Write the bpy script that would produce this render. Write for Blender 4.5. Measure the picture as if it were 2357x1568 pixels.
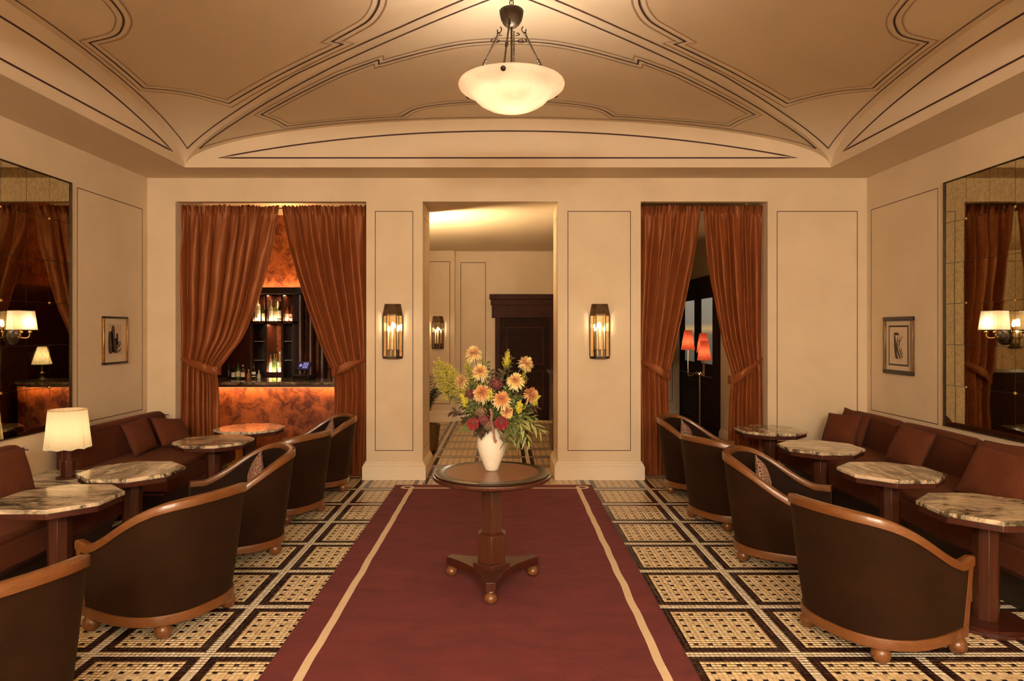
import bpy, math, random
import numpy as np
from mathutils import Vector, Matrix, noise
from mathutils.geometry import delaunay_2d_cdt

for _o in list(bpy.data.objects):
    bpy.data.objects.remove(_o)
PI = math.pi
scene = bpy.context.scene
C = scene.collection
random.seed(7)

# ------------------------------------------------------------------ camera, world, exposure
FPX, EYE = 1571.0, 1.65                      # focal length in pixels of the 2357 wide frame, eye height
cam_d = bpy.data.cameras.new('camera')
cam = bpy.data.objects.new('camera', cam_d)
C.objects.link(cam)
cam.location = (0, 0, EYE)
cam.rotation_euler = (PI / 2, 0, 0)
cam_d.sensor_width = 36.0
cam_d.lens = 36.0 * FPX / 2357
cam_d.shift_x = 16.5 / 2357
cam_d.shift_y = -24.0 / 2357
cam_d.clip_start = 0.05
scene.camera = cam
world = bpy.data.worlds.new('world')
scene.world = world
world.use_nodes = True
world.node_tree.nodes['Background'].inputs[0].default_value = (0.0, 0.0, 0.0, 1)
vs = scene.view_settings
vs.view_transform = 'Standard'
vs.look = 'None'
vs.exposure = 0.12
vs.gamma = 1.0
vs.use_curve_mapping = False

WARM = (1.0, 0.93, 0.79)
AMBER = (1.0, 0.58, 0.24)


def light(name, kind, loc, power, color=WARM, size=0.08, rot=(0, 0, 0), size_y=None, parent=None, spread=None):
    d = bpy.data.lights.new(name, kind)
    d.energy = power
    d.color = color
    if kind == 'AREA':
        d.shape = 'RECTANGLE'
        d.size = size
        d.size_y = size_y or size
        if spread:
            d.spread = spread
    else:
        d.shadow_soft_size = size
    o = bpy.data.objects.new(name, d)
    C.objects.link(o)
    o.location = loc
    o.rotation_euler = rot
    if parent:
        o.parent = parent
    return o


# ------------------------------------------------------------------ helpers
def at(px, py, Y):
    """point of the room at depth Y that stands at a measured position of the photograph"""
    return Vector(((px - 1162) * Y / FPX, Y, EYE - (py - 760) * Y / FPX))


class MB:
    def __init__(s):
        s.v, s.f, s.m = [], [], []

    def add(s, vs_, fs, mi=0):
        n = len(s.v)
        s.v.extend([tuple(p) for p in vs_])
        s.f.extend([tuple(i + n for i in f) for f in fs])
        s.m.extend([mi] * len(fs))
        return s

    def merge(s, o, mat=None):
        vv = [tuple(mat @ Vector(p)) for p in o.v] if mat is not None else o.v
        n = len(s.v)
        s.v.extend(vv)
        s.f.extend([tuple(i + n for i in f) for f in o.f])
        s.m.extend(o.m)
        return s

    def box(s, x0, x1, y0, y1, z0, z1, mi=0):
        return s.add([(x0, y0, z0), (x1, y0, z0), (x1, y1, z0), (x0, y1, z0), (x0, y0, z1), (x1, y0, z1), (x1, y1, z1), (x0, y1, z1)],
                     [(3, 2, 1, 0), (4, 5, 6, 7), (0, 1, 5, 4), (1, 2, 6, 5), (2, 3, 7, 6), (3, 0, 4, 7)], mi)

    def prism(s, poly, z0, z1, poly2=None, mi=0):
        n = len(poly)
        p2 = poly2 or poly
        vv = [(x, y, z0) for x, y in poly] + [(x, y, z1) for x, y in p2]
        ff = [tuple(range(n - 1, -1, -1)), tuple(range(n, 2 * n))] + [(i, (i + 1) % n, n + (i + 1) % n, n + i) for i in range(n)]
        return s.add(vv, ff, mi)

    def loft(s, rings, caps=True, closed=True, mi=0):
        n = len(rings[0])
        vv = [p for r in rings for p in r]
        ff = []
        for k in range(len(rings) - 1):
            for i in range(n if closed else n - 1):
                j = (i + 1) % n
                ff.append((k * n + i, k * n + j, (k + 1) * n + j, (k + 1) * n + i))
        if caps:
            ff.append(tuple(range(n - 1, -1, -1)))
            ff.append(tuple((len(rings) - 1) * n + i for i in range(n)))
        return s.add(vv, ff, mi)

    def lathe(s, prof, n=32, c=(0, 0), caps=True, mi=0, flute=None):
        rings = []
        for r, z in prof:
            ring = []
            for i in range(n):
                a = 2 * PI * i / n
                rr = r * (1 + (flute(i, r, z) if flute else 0))
                ring.append((c[0] + rr * math.cos(a), c[1] + rr * math.sin(a), z))
            rings.append(ring)
        return s.loft(rings, caps, True, mi)

    def ball(s, c, r, n=16, m=10, sq=(1, 1, 1), mi=0):
        prof = [(max(1e-4, math.sin(PI * k / m)), -math.cos(PI * k / m)) for k in range(m + 1)]
        rings = [[(c[0] + r * sq[0] * q * math.cos(2 * PI * i / n), c[1] + r * sq[1] * q * math.sin(2 * PI * i / n), c[2] + r * sq[2] * z) for i in range(n)] for q, z in prof]
        return s.loft(rings, True, True, mi)

    def tube(s, pts, r, n=8, caps=True, mi=0):
        pts = [Vector(p) for p in pts]
        rs = r if isinstance(r, (list, tuple)) else [r] * len(pts)
        t0 = (pts[1] - pts[0]).normalized()
        nrm = t0.orthogonal().normalized()
        rings = []
        for k, p in enumerate(pts):
            a, b = pts[max(0, k - 1)], pts[min(len(pts) - 1, k + 1)]
            t = (b - a)
            t = t.normalized() if t.length > 1e-9 else t0
            nrm = (nrm - t * nrm.dot(t))
            nrm = nrm.normalized() if nrm.length > 1e-6 else t.orthogonal().normalized()
            bi = t.cross(nrm)
            rings.append([p + (nrm * math.cos(2 * PI * i / n) + bi * math.sin(2 * PI * i / n)) * rs[k] for i in range(n)])
        return s.loft(rings, caps, True, mi)

    def sweep(s, pts, prof, caps=True, closed=False, mi=0, lift=None):
        """profile (side, up) swept along a path; side is level and points to the right of travel"""
        pts = [Vector(p) for p in pts]
        n = len(pts)
        rings = []
        for k, p in enumerate(pts):
            a = pts[(k - 1) % n] if closed else pts[max(0, k - 1)]
            b = pts[(k + 1) % n] if closed else pts[min(n - 1, k + 1)]
            t = (b - a)
            t.z = 0
            t.normalize()
            sd = Vector((t.y, -t.x, 0))
            full = (b - a).normalized()
            up = sd.cross(full)
            rings.append([p + sd * u + (up if lift is None else Vector((0, 0, 1))) * w for u, w in prof])
        if closed:
            rings.append(rings[0])
        return s.loft(rings, caps and not closed, True, mi)

    def grid(s, fn, nu, nv, wrap=False, mi=0):
        vv = [fn(i / (nu if wrap else nu - 1), j / (nv - 1)) for j in range(nv) for i in range(nu)]
        ff = [(j * nu + i, j * nu + (i + 1) % nu, (j + 1) * nu + (i + 1) % nu, (j + 1) * nu + i) for j in range(nv - 1) for i in range(nu if wrap else nu - 1)]
        return s.add(vv, ff, mi)

    def build(s, name, mat, parent=None, smooth=False, bevel=0, seg=2, loc=None, rot=None, angle=38):
        me = bpy.data.meshes.new(name)
        me.from_pydata(s.v, [], s.f)
        mats = mat if isinstance(mat, (list, tuple)) else [mat]
        for m in mats:
            me.materials.append(m)
        if len(mats) > 1:
            me.polygons.foreach_set('material_index', s.m)
        me.update()
        if smooth:
            me.shade_smooth()
            me.set_sharp_from_angle(angle=math.radians(angle))
        o = bpy.data.objects.new(name, me)
        C.objects.link(o)
        if parent:
            o.parent = parent
        if loc is not None:
            o.location = loc
        if rot is not None:
            o.rotation_euler = rot
        if bevel:
            b = o.modifiers.new('edge', 'BEVEL')
            b.width = bevel
            b.segments = seg
            b.limit_method = 'ANGLE'
            b.angle_limit = math.radians(40)
            b.harden_normals = False
            if not smooth:
                me.shade_smooth()
                me.set_sharp_from_angle(angle=math.radians(30))
        return o


def tag(o, label=None, cat=None, group=None, kind=None):
    if label: o['label'] = label
    if cat: o['category'] = cat
    if group: o['group'] = group
    if kind: o['kind'] = kind
    return o


def thing(name, label, cat, loc=(0, 0, 0), rz=0, group=None):
    o = bpy.data.objects.new(name, None)
    C.objects.link(o)
    o.location = loc
    o.rotation_euler = (0, 0, rz)
    o.empty_display_size = 0.1
    return tag(o, label, cat, group)


def struct(o, label):
    o['kind'] = 'structure'
    o['label'] = label
    return o


def dup(root, loc, rz, label, scale=None):
    r = root.copy()
    C.objects.link(r)
    r.location = loc
    r.rotation_euler = (0, 0, rz)
    if scale: r.scale = scale
    r['label'] = label
    for ch in list(root.children):
        c = ch.copy()
        C.objects.link(c)
        c.parent = r
        for g in list(ch.children):
            d = g.copy()
            C.objects.link(d)
            d.parent = c
    return r


def ngon(n, r, a0=0.0, c=(0, 0)):
    return [(c[0] + r * math.cos(a0 + 2 * PI * i / n), c[1] + r * math.sin(a0 + 2 * PI * i / n)) for i in range(n)]


def sstep(x, a=0.0, b=1.0):
    t = min(1.0, max(0.0, (x - a) / (b - a)))
    return t * t * (3 - 2 * t)


def spline(pts, n=8):
    """Catmull-Rom through points"""
    P = [Vector(p) for p in pts]
    P = [P[0] * 2 - P[1]] + P + [P[-1] * 2 - P[-2]]
    out = []
    for k in range(1, len(P) - 2):
        for i in range(n):
            t = i / n
            a, b, c, d = P[k - 1], P[k], P[k + 1], P[k + 2]
            out.append(0.5 * ((2 * b) + (c - a) * t + (2 * a - 5 * b + 4 * c - d) * t * t + (3 * b - a - 3 * c + d) * t ** 3))
    out.append(P[-2])
    return out


# ------------------------------------------------------------------ materials
def lin(r, g, b):
    f = lambda c: (c / 255 / 12.92) if c / 255 <= 0.04045 else ((c / 255 + 0.055) / 1.055) ** 2.4
    return (f(r), f(g), f(b), 1)


def c4(c):
    return (c[0], c[1], c[2], 1)


class NT:
    def __init__(s, name):
        s.mat = bpy.data.materials.new(name)
        s.mat.use_nodes = True
        s.t = s.mat.node_tree
        s.b = s.t.nodes['Principled BSDF']
        s.out = s.t.nodes['Material Output']

    def n(s, kind, **kw):
        nd = s.t.nodes.new(kind)
        for k, v in kw.items():
            if k.startswith('i_'):
                key = k[2:]
                nd.inputs[int(key) if key.isdigit() else key.replace('_', ' ')].default_value = v
            else:
                setattr(nd, k, v)
        return nd

    def l(s, a, b):
        s.t.links.new(a, b)

    def coord(s, kind='Object'):
        return s.n('ShaderNodeTexCoord').outputs[kind]

    def noise(s, vec, scale, detail=3, rough=0.5, dist=0.0):
        nd = s.n('ShaderNodeTexNoise')
        nd.inputs['Scale'].default_value = scale
        nd.inputs['Detail'].default_value = detail
        nd.inputs['Roughness'].default_value = rough
        nd.inputs['Distortion'].default_value = dist
        s.l(vec, nd.inputs['Vector'])
        return nd

    def ramp(s, fac, stops, interp='LINEAR'):
        r = s.n('ShaderNodeValToRGB')
        r.color_ramp.interpolation = interp
        el = r.color_ramp.elements
        while len(el) < len(stops):
            el.new(0.5)
        for e, (p, c) in zip(el, stops):
            e.position = p
            e.color = c4(c)
        s.l(fac, r.inputs[0])
        return r.outputs[0]

    def mix(s, fac, a, b, mode='MIX'):
        m = s.n('ShaderNodeMix', data_type='RGBA', blend_type=mode)
        for sock, v in ((m.inputs[0], fac), (m.inputs[6], a), (m.inputs[7], b)):
            if isinstance(v, (int, float)):
                sock.default_value = v
            elif isinstance(v, (tuple, list)):
                sock.default_value = c4(v)
            else:
                s.l(v, sock)
        return m.outputs[2]

    def math(s, op, a, b=None, c=None):
        m = s.n('ShaderNodeMath', operation=op)
        for i, v in enumerate((a, b, c)):
            if v is None: continue
            if isinstance(v, (int, float)):
                m.inputs[i].default_value = v
            else:
                s.l(v, m.inputs[i])
        return m.outputs[0]

    def bump(s, height, strength=0.2, dist=0.01):
        b = s.n('ShaderNodeBump')
        b.inputs['Strength'].default_value = strength
        b.inputs['Distance'].default_value = dist
        s.l(height, b.inputs['Height'])
        s.l(b.outputs[0], s.b.inputs['Normal'])

    def set(s, **kw):
        for k, v in kw.items():
            s.b.inputs[k.replace('_', ' ')].default_value = v
        return s

    def color(s, v):
        if isinstance(v, (tuple, list)):
            s.b.inputs['Base Color'].default_value = c4(v)
        else:
            s.l(v, s.b.inputs['Base Color'])


def plain(name, col, rough=0.5, metal=0.0, **kw):
    m = NT(name)
    m.color(col)
    m.set(Roughness=rough, Metallic=metal, **kw)
    return m.mat


def emit(name, col, strength):
    m = NT(name)
    m.color(tuple(0.3 * c for c in col))
    m.b.inputs['Emission Color'].default_value = c4(col)
    m.b.inputs['Emission Strength'].default_value = strength
    return m.mat


def mottled(name, a, b, scale, rough=0.6, detail=4, bump=0.0, bscale=60, **kw):
    m = NT(name)
    co = m.coord('Object')
    n1 = m.noise(co, scale, detail, 0.6)
    m.color(m.ramp(n1.outputs[0], [(0.3, a), (0.7, b)]))
    m.set(Roughness=rough, **kw)
    if bump:
        n2 = m.noise(co, bscale, 3)
        m.bump(n2.outputs[0], bump, 0.004)
    return m.mat


def wood(name, a, b, rough=0.3, scale=(3, 3, 30), coat=0.3):
    m = NT(name)
    mp = m.n('ShaderNodeMapping')
    m.l(m.coord('Object'), mp.inputs[0])
    mp.inputs['Scale'].default_value = scale
    n1 = m.noise(mp.outputs[0], 3.0, 5, 0.6, 0.6)
    m.color(m.ramp(n1.outputs[0], [(0.3, a), (0.7, b)]))
    m.set(Roughness=rough)
    m.b.inputs['Coat Weight'].default_value = coat
    m.b.inputs['Coat Roughness'].default_value = 0.15
    return m.mat


M = {}
M['plaster'] = mottled('cream_plaster', (0.66, 0.51, 0.335), (0.74, 0.585, 0.40), 1.6, 0.7, 5, 0.12, 45)
M['ceiling'] = mottled('ceiling_plaster', (0.66, 0.51, 0.345), (0.72, 0.565, 0.39), 0.9, 0.75, 4)
M['ceiling_panel'] = mottled('ceiling_panel_tan', (0.58, 0.43, 0.275), (0.64, 0.48, 0.315), 0.9, 0.75, 4)
M['trim'] = mottled('cream_trim', (0.76, 0.62, 0.44), (0.80, 0.66, 0.48), 2, 0.45, 3)
M['line_dark'] = plain('maroon_line', (0.045, 0.010, 0.010), 0.7)
M['line_grey'] = plain('faded_line', (0.33, 0.20, 0.125), 0.7)
M['line_wall'] = plain('wall_line', (0.05, 0.016, 0.013), 0.7)
M['maho'] = wood('dark_mahogany', (0.030, 0.0055, 0.003), (0.070, 0.014, 0.006), 0.35, (14, 14, 1.5))
M['maho_red'] = wood('red_mahogany', (0.036, 0.0085, 0.0036), (0.085, 0.022, 0.008), 0.34, (16, 16, 1.2))
M['maho_top'] = wood('table_top_wood', (0.17, 0.052, 0.014), (0.21, 0.068, 0.019), 0.3, (2, 14, 2), 0.05)
M['ebony'] = wood('ebonised_band', (0.016, 0.008, 0.004), (0.026, 0.013, 0.006), 0.22, (4, 4, 4), 0.1)
M['rail'] = wood('honey_mahogany', (0.115, 0.039, 0.010), (0.185, 0.068, 0.018), 0.32, (7, 7, 45), 0.25)
M['black_wood'] = wood('black_wood', (0.006, 0.0022, 0.0015), (0.014, 0.005, 0.003), 0.4, (10, 10, 1.5), 0.2)
M['door_wood'] = mottled('matt_dark_door_wood', (0.010, 0.0032, 0.002), (0.020, 0.0065, 0.0035), 6, 0.7, 3)
M['door_wood2'] = mottled('matt_mahogany', (0.024, 0.006, 0.003), (0.045, 0.012, 0.006), 6, 0.6, 3)
for _n in ('door_wood', 'door_wood2'):
    M[_n].node_tree.nodes['Principled BSDF'].inputs['Specular IOR Level'].default_value = 0.15
M['bronze'] = mottled('aged_bronze', (0.075, 0.044, 0.019), (0.17, 0.10, 0.042), 18, 0.42, 3, Metallic=0.7)
M['dark_bronze'] = mottled('dark_bronze', (0.020, 0.011, 0.005), (0.05, 0.028, 0.012), 18, 0.45, 3, Metallic=0.5)
M['brass'] = plain('brass', (0.55, 0.32, 0.10), 0.25, 1.0)
M['gold'] = mottled('gilt', (0.30, 0.15, 0.035), (0.52, 0.30, 0.09), 20, 0.3, 3, Metallic=0.9)
M['chrome'] = plain('chrome', (0.7, 0.66, 0.6), 0.12, 1.0)
M['black_metal'] = plain('black_metal', (0.008, 0.006, 0.005), 0.35)
M['vase'] = mottled('white_ceramic', (0.70, 0.63, 0.52), (0.76, 0.69, 0.58), 30, 0.55, 3, 0.25, 120)


def velvet(name, a, b, sheen=(0.30, 0.16, 0.05), sw=0.10):
    m = NT(name)
    co = m.coord('Object')
    n1 = m.noise(co, 5, 4, 0.6)
    m.color(m.ramp(n1.outputs[0], [(0.3, a), (0.7, b)]))
    m.set(Roughness=0.85)
    m.b.inputs['Specular IOR Level'].default_value = 0.15
    m.b.inputs['Sheen Weight'].default_value = sw
    m.b.inputs['Sheen Roughness'].default_value = 0.4
    m.b.inputs['Sheen Tint'].default_value = c4(sheen)
    n2 = m.noise(co, 160, 2)
    m.bump(n2.outputs[0], 0.15, 0.002)
    return m.mat


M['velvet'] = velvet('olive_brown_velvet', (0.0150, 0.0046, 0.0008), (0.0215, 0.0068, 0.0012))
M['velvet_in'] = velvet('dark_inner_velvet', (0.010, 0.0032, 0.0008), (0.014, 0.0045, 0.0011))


def boucle(name, a, b):
    m = NT(name)
    co = m.coord('Object')
    n1 = m.noise(co, 190, 3, 0.75)
    m.color(m.ramp(n1.outputs[0], [(0.35, a), (0.68, b)]))
    m.set(Roughness=0.9)
    m.b.inputs['Sheen Weight'].default_value = 0.10
    m.b.inputs['Sheen Tint'].default_value = (0.5, 0.18, 0.08, 1)
    m.b.inputs['Specular IOR Level'].default_value = 0.2
    m.bump(n1.outputs[0], 0.35, 0.003)
    return m.mat


M['bench'] = boucle('rust_boucle', (0.058, 0.0125, 0.0045), (0.118, 0.030, 0.0115))
M['cushion'] = boucle('rust_cushion_fabric', (0.066, 0.015, 0.0058), (0.130, 0.036, 0.0145))
M['piping'] = plain('rust_piping', (0.06, 0.012, 0.005), 0.8)


def patterned(name):
    m = NT(name)
    co = m.coord('Object')
    mp = m.n('ShaderNodeMapping')
    m.l(co, mp.inputs[0])
    mp.inputs['Scale'].default_value = (95, 40, 40)
    v = m.n('ShaderNodeTexVoronoi', feature='DISTANCE_TO_EDGE')
    v.inputs['Scale'].default_value = 1.0
    m.l(mp.outputs[0], v.inputs['Vector'])
    m.color(m.ramp(v.outputs[0], [(0.10, (0.42, 0.25, 0.17)), (0.16, (0.055, 0.016, 0.014))]))
    m.set(Roughness=0.8)
    return m.mat


M['pattern'] = patterned('dashed_pattern_fabric')


def satin(name):
    m = NT(name)
    co = m.coord('Object')
    mp = m.n('ShaderNodeMapping')
    m.l(co, mp.inputs[0])
    mp.inputs['Scale'].default_value = (1, 1, 0.6)
    n1 = m.noise(mp.outputs[0], 6, 3, 0.5)
    m.color(m.ramp(n1.outputs[0], [(0.3, (0.165, 0.041, 0.0115)), (0.7, (0.205, 0.054, 0.016))]))
    m.set(Roughness=0.42)
    m.b.inputs['Specular IOR Level'].default_value = 0.6
    m.b.inputs['Specular Tint'].default_value = (1.0, 0.50, 0.26, 1)
    m.b.inputs['Sheen Weight'].default_value = 0.25
    m.b.inputs['Sheen Roughness'].default_value = 0.3
    m.b.inputs['Sheen Tint'].default_value = (0.75, 0.30, 0.12, 1)
    return m.mat


M['satin'] = satin('copper_satin')


def copper(name, lo, hi, scale=3.0):
    m = NT(name)
    co = m.coord('Object')
    n1 = m.noise(co, scale * 1.9, 9, 0.74, 0.7)
    n2 = m.noise(co, scale * 0.45, 3, 0.5, 0.4)
    f = m.math('MULTIPLY_ADD', n1.outputs[0], 0.7, m.math('MULTIPLY', n2.outputs[0], 0.3))
    mid = tuple(0.5 * (a + b) for a, b in zip(lo, hi))
    m.color(m.ramp(f, [(0.40, lo), (0.48, mid), (0.56, hi)]))
    m.set(Roughness=0.42, Metallic=0.25)
    m.bump(n1.outputs[0], 0.25, 0.01)
    return m.mat


M['copper'] = copper('burnished_copper_leaf', (0.070, 0.010, 0.003), (0.36, 0.095, 0.023), 3.6)
M['copper_wall'] = copper('copper_leaf_wall', (0.085, 0.014, 0.004), (0.37, 0.10, 0.025), 4.0)


def marble(name, base, tint, vein, scale=2.2, width=0.10, rough=0.12):
    m = NT(name)
    co = m.coord('Object')
    oi = m.n('ShaderNodeObjectInfo')
    ad = m.n('ShaderNodeVectorMath', operation='MULTIPLY_ADD')
    cmb = m.n('ShaderNodeCombineXYZ')
    m.l(oi.outputs['Random'], cmb.inputs[0])
    m.l(oi.outputs['Random'], cmb.inputs[1])
    m.l(cmb.outputs[0], ad.inputs[0])
    ad.inputs[1].default_value = (37, 61, 0)
    m.l(co, ad.inputs[2])
    mp = m.n('ShaderNodeMapping')
    mp.inputs['Rotation'].default_value = (0, 0, 0.35)
    mp.inputs['Scale'].default_value = (0.55, 1.5, 1)
    m.l(ad.outputs[0], mp.inputs[0])
    n0 = m.noise(mp.outputs[0], scale * 1.5, 4, 0.6, 0.5)
    ad2 = m.n('ShaderNodeVectorMath', operation='MULTIPLY_ADD')
    m.l(n0.outputs['Color'], ad2.inputs[0])
    ad2.inputs[1].default_value = (0.45, 0.45, 0.45)
    m.l(mp.outputs[0], ad2.inputs[2])
    v = m.n('ShaderNodeTexVoronoi', feature='DISTANCE_TO_EDGE')
    v.inputs['Scale'].default_value = scale * 2.4
    m.l(ad2.outputs[0], v.inputs['Vector'])
    n2 = m.noise(ad2.outputs[0], scale * 3.5, 6, 0.7, 0.8)
    basec = m.mix(n2.outputs[0], base, tint)
    veinf = m.ramp(v.outputs[0], [(0.0, (1, 1, 1)), (width, (0, 0, 0))])
    # long streaks and smoky patches
    mp2 = m.n('ShaderNodeMapping')
    mp2.inputs['Rotation'].default_value = (0, 0, 0.45)
    mp2.inputs['Scale'].default_value = (0.5, 3.2, 1)
    m.l(ad.outputs[0], mp2.inputs[0])
    st = m.noise(mp2.outputs[0], scale * 2.2, 7, 0.68, 0.9)
    streak = m.ramp(st.outputs[0], [(0.43, (0, 0, 0)), (0.50, (0.85, 0.85, 0.85)), (0.53, (0.12, 0.12, 0.12)), (0.58, (0.9, 0.9, 0.9)), (0.68, (0.4, 0.4, 0.4))])
    patch = m.ramp(m.noise(mp.outputs[0], scale * 1.2, 4, 0.6, 0.8).outputs[0], [(0.40, (0.22, 0.22, 0.22)), (0.58, (1, 1, 1))])
    allf = m.mix(1.0, m.mix(1.0, streak, patch, 'MULTIPLY'), m.mix(1.0, veinf, m.mix(1.0, patch, (0.75, 0.75, 0.75), 'MULTIPLY'), 'MULTIPLY'), 'ADD')
    m.color(m.mix(allf, basec, vein))
    m.set(Roughness=rough)
    m.b.inputs['Coat Weight'].default_value = 0.3
    return m.mat


M['marble'] = marble('veined_marble', (0.80, 0.64, 0.46), (0.68, 0.51, 0.34), (0.060, 0.046, 0.023), 2.2, 0.15)
M['marble_dark'] = marble('dark_bar_marble', (0.016, 0.008, 0.006), (0.035, 0.014, 0.010), (0.42, 0.30, 0.18), 5.0, 0.03, 0.12)


def mosaic(name, grout):
    """mosaic of 25 mm tiles: cream fields with dark dots, dark frames, pale strips"""
    m = NT(name)
    g = m.n('ShaderNodeNewGeometry').outputs['Position']
    sp = m.n('ShaderNodeSeparateXYZ')
    m.l(g, sp.inputs[0])
    T = 0.025
    tx = m.math('DIVIDE', m.math('ADD', sp.outputs[0], 1.533 + 24.0), T)
    ty = m.math('DIVIDE', m.math('ADD', sp.outputs[1], -3.449 + 24.0), T)
    ix, iy = m.math('FLOOR', tx), m.math('FLOOR', ty)
    mx, my = m.math('MODULO', ix, 24.0), m.math('MODULO', iy, 24.0)
    lt = lambda a, v: m.math('LESS_THAN', a, v)
    gt = lambda a, v: m.math('GREATER_THAN', a, v)
    white = m.math('MAXIMUM', lt(mx, 1.5), lt(my, 1.5))
    dark = m.math('MAXIMUM', m.math('MAXIMUM', lt(mx, 3.5), gt(mx, 21.5)), m.math('MAXIMUM', lt(my, 3.5), gt(my, 21.5)))
    dotx = m.math('COMPARE', m.math('MODULO', m.math('ADD', mx, -4.0), 3.0), 1.0, 0.1)
    doty = m.math('COMPARE', m.math('MODULO', m.math('ADD', my, -4.0), 3.0), 1.0, 0.1)
    dark = m.math('MAXIMUM', dark, m.math('MULTIPLY', dotx, doty))
    cmb = m.n('ShaderNodeCombineXYZ')
    m.l(ix, cmb.inputs[0])
    m.l(iy, cmb.inputs[1])
    wn = m.n('ShaderNodeTexWhiteNoise', noise_dimensions='2D')
    m.l(cmb.outputs[0], wn.inputs['Vector'])
    rnd = wn.outputs['Value']
    field = m.ramp(rnd, [(0.0, (0.62, 0.45, 0.25)), (0.5, (0.74, 0.565, 0.34)), (1.0, (0.82, 0.65, 0.42))])
    pale = m.ramp(rnd, [(0.0, (0.62, 0.53, 0.39)), (1.0, (0.78, 0.68, 0.52))])
    vn = m.noise(g, 60, 5, 0.7, 1.5)
    vein = m.ramp(vn.outputs[0], [(0.485, (0, 0, 0)), (0.5, (1, 1, 1)), (0.515, (0, 0, 0))])
    patch = m.ramp(m.noise(g, 4, 2).outputs[0], [(0.52, (0, 0, 0)), (0.66, (0.55, 0.55, 0.55))])
    dk = m.ramp(rnd, [(0.0, (0.014, 0.004, 0.004)), (0.6, (0.030, 0.010, 0.007)), (1.0, (0.045, 0.020, 0.010))])
    dk = m.mix(m.mix(1.0, vein, patch, 'MULTIPLY'), dk, (0.40, 0.30, 0.18))
    col = m.mix(dark, field, dk)
    col = m.mix(white, col, pale)
    if grout:
        fx, fy = m.math('FRACT', tx), m.math('FRACT', ty)
        w = 0.05
        gl = m.math('MAXIMUM', m.math('MAXIMUM', lt(fx, w), gt(fx, 1 - w)), m.math('MAXIMUM', lt(fy, w), gt(fy, 1 - w)))
        col = m.mix(gl, col, (0.05, 0.022, 0.011))
    m.color(col)
    m.set(Roughness=0.30)
    m.b.inputs['Specular IOR Level'].default_value = 0.4
    return m.mat


M['tile'] = mosaic('mosaic_tile', False)
M['mosaic'] = mosaic('mosaic_floor_distant', True)
M['grout'] = plain('grout', (0.045, 0.018, 0.009), 0.9)


def pile(name, a, b, bump=0.5):
    m = NT(name)
    co = m.coord('Object')
    mp = m.n('ShaderNodeMapping')
    m.l(co, mp.inputs[0])
    mp.inputs['Scale'].default_value = (1, 2.2, 1)
    n1 = m.noise(mp.outputs[0], 3.0, 8, 0.72, 0.4)
    n2 = m.noise(co, 400, 2)
    c1 = m.ramp(n1.outputs[0], [(0.32, a), (0.68, b)])
    m.color(m.mix(0.25, c1, m.ramp(n2.outputs[0], [(0.3, tuple(x * 0.6 for x in a)), (0.7, tuple(min(1, x * 1.3) for x in b))])))
    m.set(Roughness=0.95)
    m.b.inputs['Sheen Weight'].default_value = 0.2
    m.b.inputs['Sheen Tint'].default_value = c4(b)
    m.bump(n2.outputs[0], bump, 0.004)
    return m.mat


M['rug'] = pile('oxblood_pile', (0.078, 0.0105, 0.0125), (0.155, 0.0245, 0.0265))
M['rug_line'] = pile('cream_pile', (0.66, 0.50, 0.32), (0.74, 0.57, 0.38))


def mirror_mat(name):
    m = NT(name)
    co = m.coord('Object')
    n1 = m.noise(co, 30, 5, 0.7)
    n2 = m.noise(co, 4, 3, 0.6)
    sp = m.ramp(n1.outputs[0], [(0.42, (0.50, 0.43, 0.28)), (0.60, (0.27, 0.225, 0.13))])
    m.color(m.mix(n2.outputs[0], sp, (0.43, 0.365, 0.235)))
    m.set(Metallic=1.0, Roughness=0.025)
    return m.mat


M['mirror'] = mirror_mat('antiqued_mirror')


def glass_mat(name, col=(1, 0.97, 0.9), rough=0.0, mixf=0.12):
    m = NT(name)
    t = m.n('ShaderNodeBsdfTransparent')
    t.inputs[0].default_value = c4(col)
    g = m.n('ShaderNodeBsdfGlossy')
    g.inputs['Roughness'].default_value = 0.03
    g.inputs[0].default_value = (0.9, 0.85, 0.75, 1)
    mx = m.n('ShaderNodeMixShader')
    mx.inputs[0].default_value = mixf
    m.l(t.outputs[0], mx.inputs[1])
    m.l(g.outputs[0], mx.inputs[2])
    m.l(mx.outputs[0], m.out.inputs[0])
    return m.mat


M['glass'] = glass_mat('clear_glass')


def shade_mat(name, col, trans=0.6, pleat=None):
    m = NT(name)
    d = m.n('ShaderNodeBsdfDiffuse')
    t = m.n('ShaderNodeBsdfTranslucent')
    d.inputs[0].default_value = c4(col)
    t.inputs[0].default_value = c4(col)
    if pleat:
        n1 = m.noise(m.coord('Object'), pleat, 3)
        cc = m.ramp(n1.outputs[0], [(0.35, tuple(0.80 * x for x in col)), (0.65, col)])
        m.l(cc, d.inputs[0])
        m.l(cc, t.inputs[0])
    mx = m.n('ShaderNodeMixShader')
    mx.inputs[0].default_value = trans
    m.l(d.outputs[0], mx.inputs[1])
    m.l(t.outputs[0], mx.inputs[2])
    m.l(mx.outputs[0], m.out.inputs[0])
    return m.mat


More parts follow.
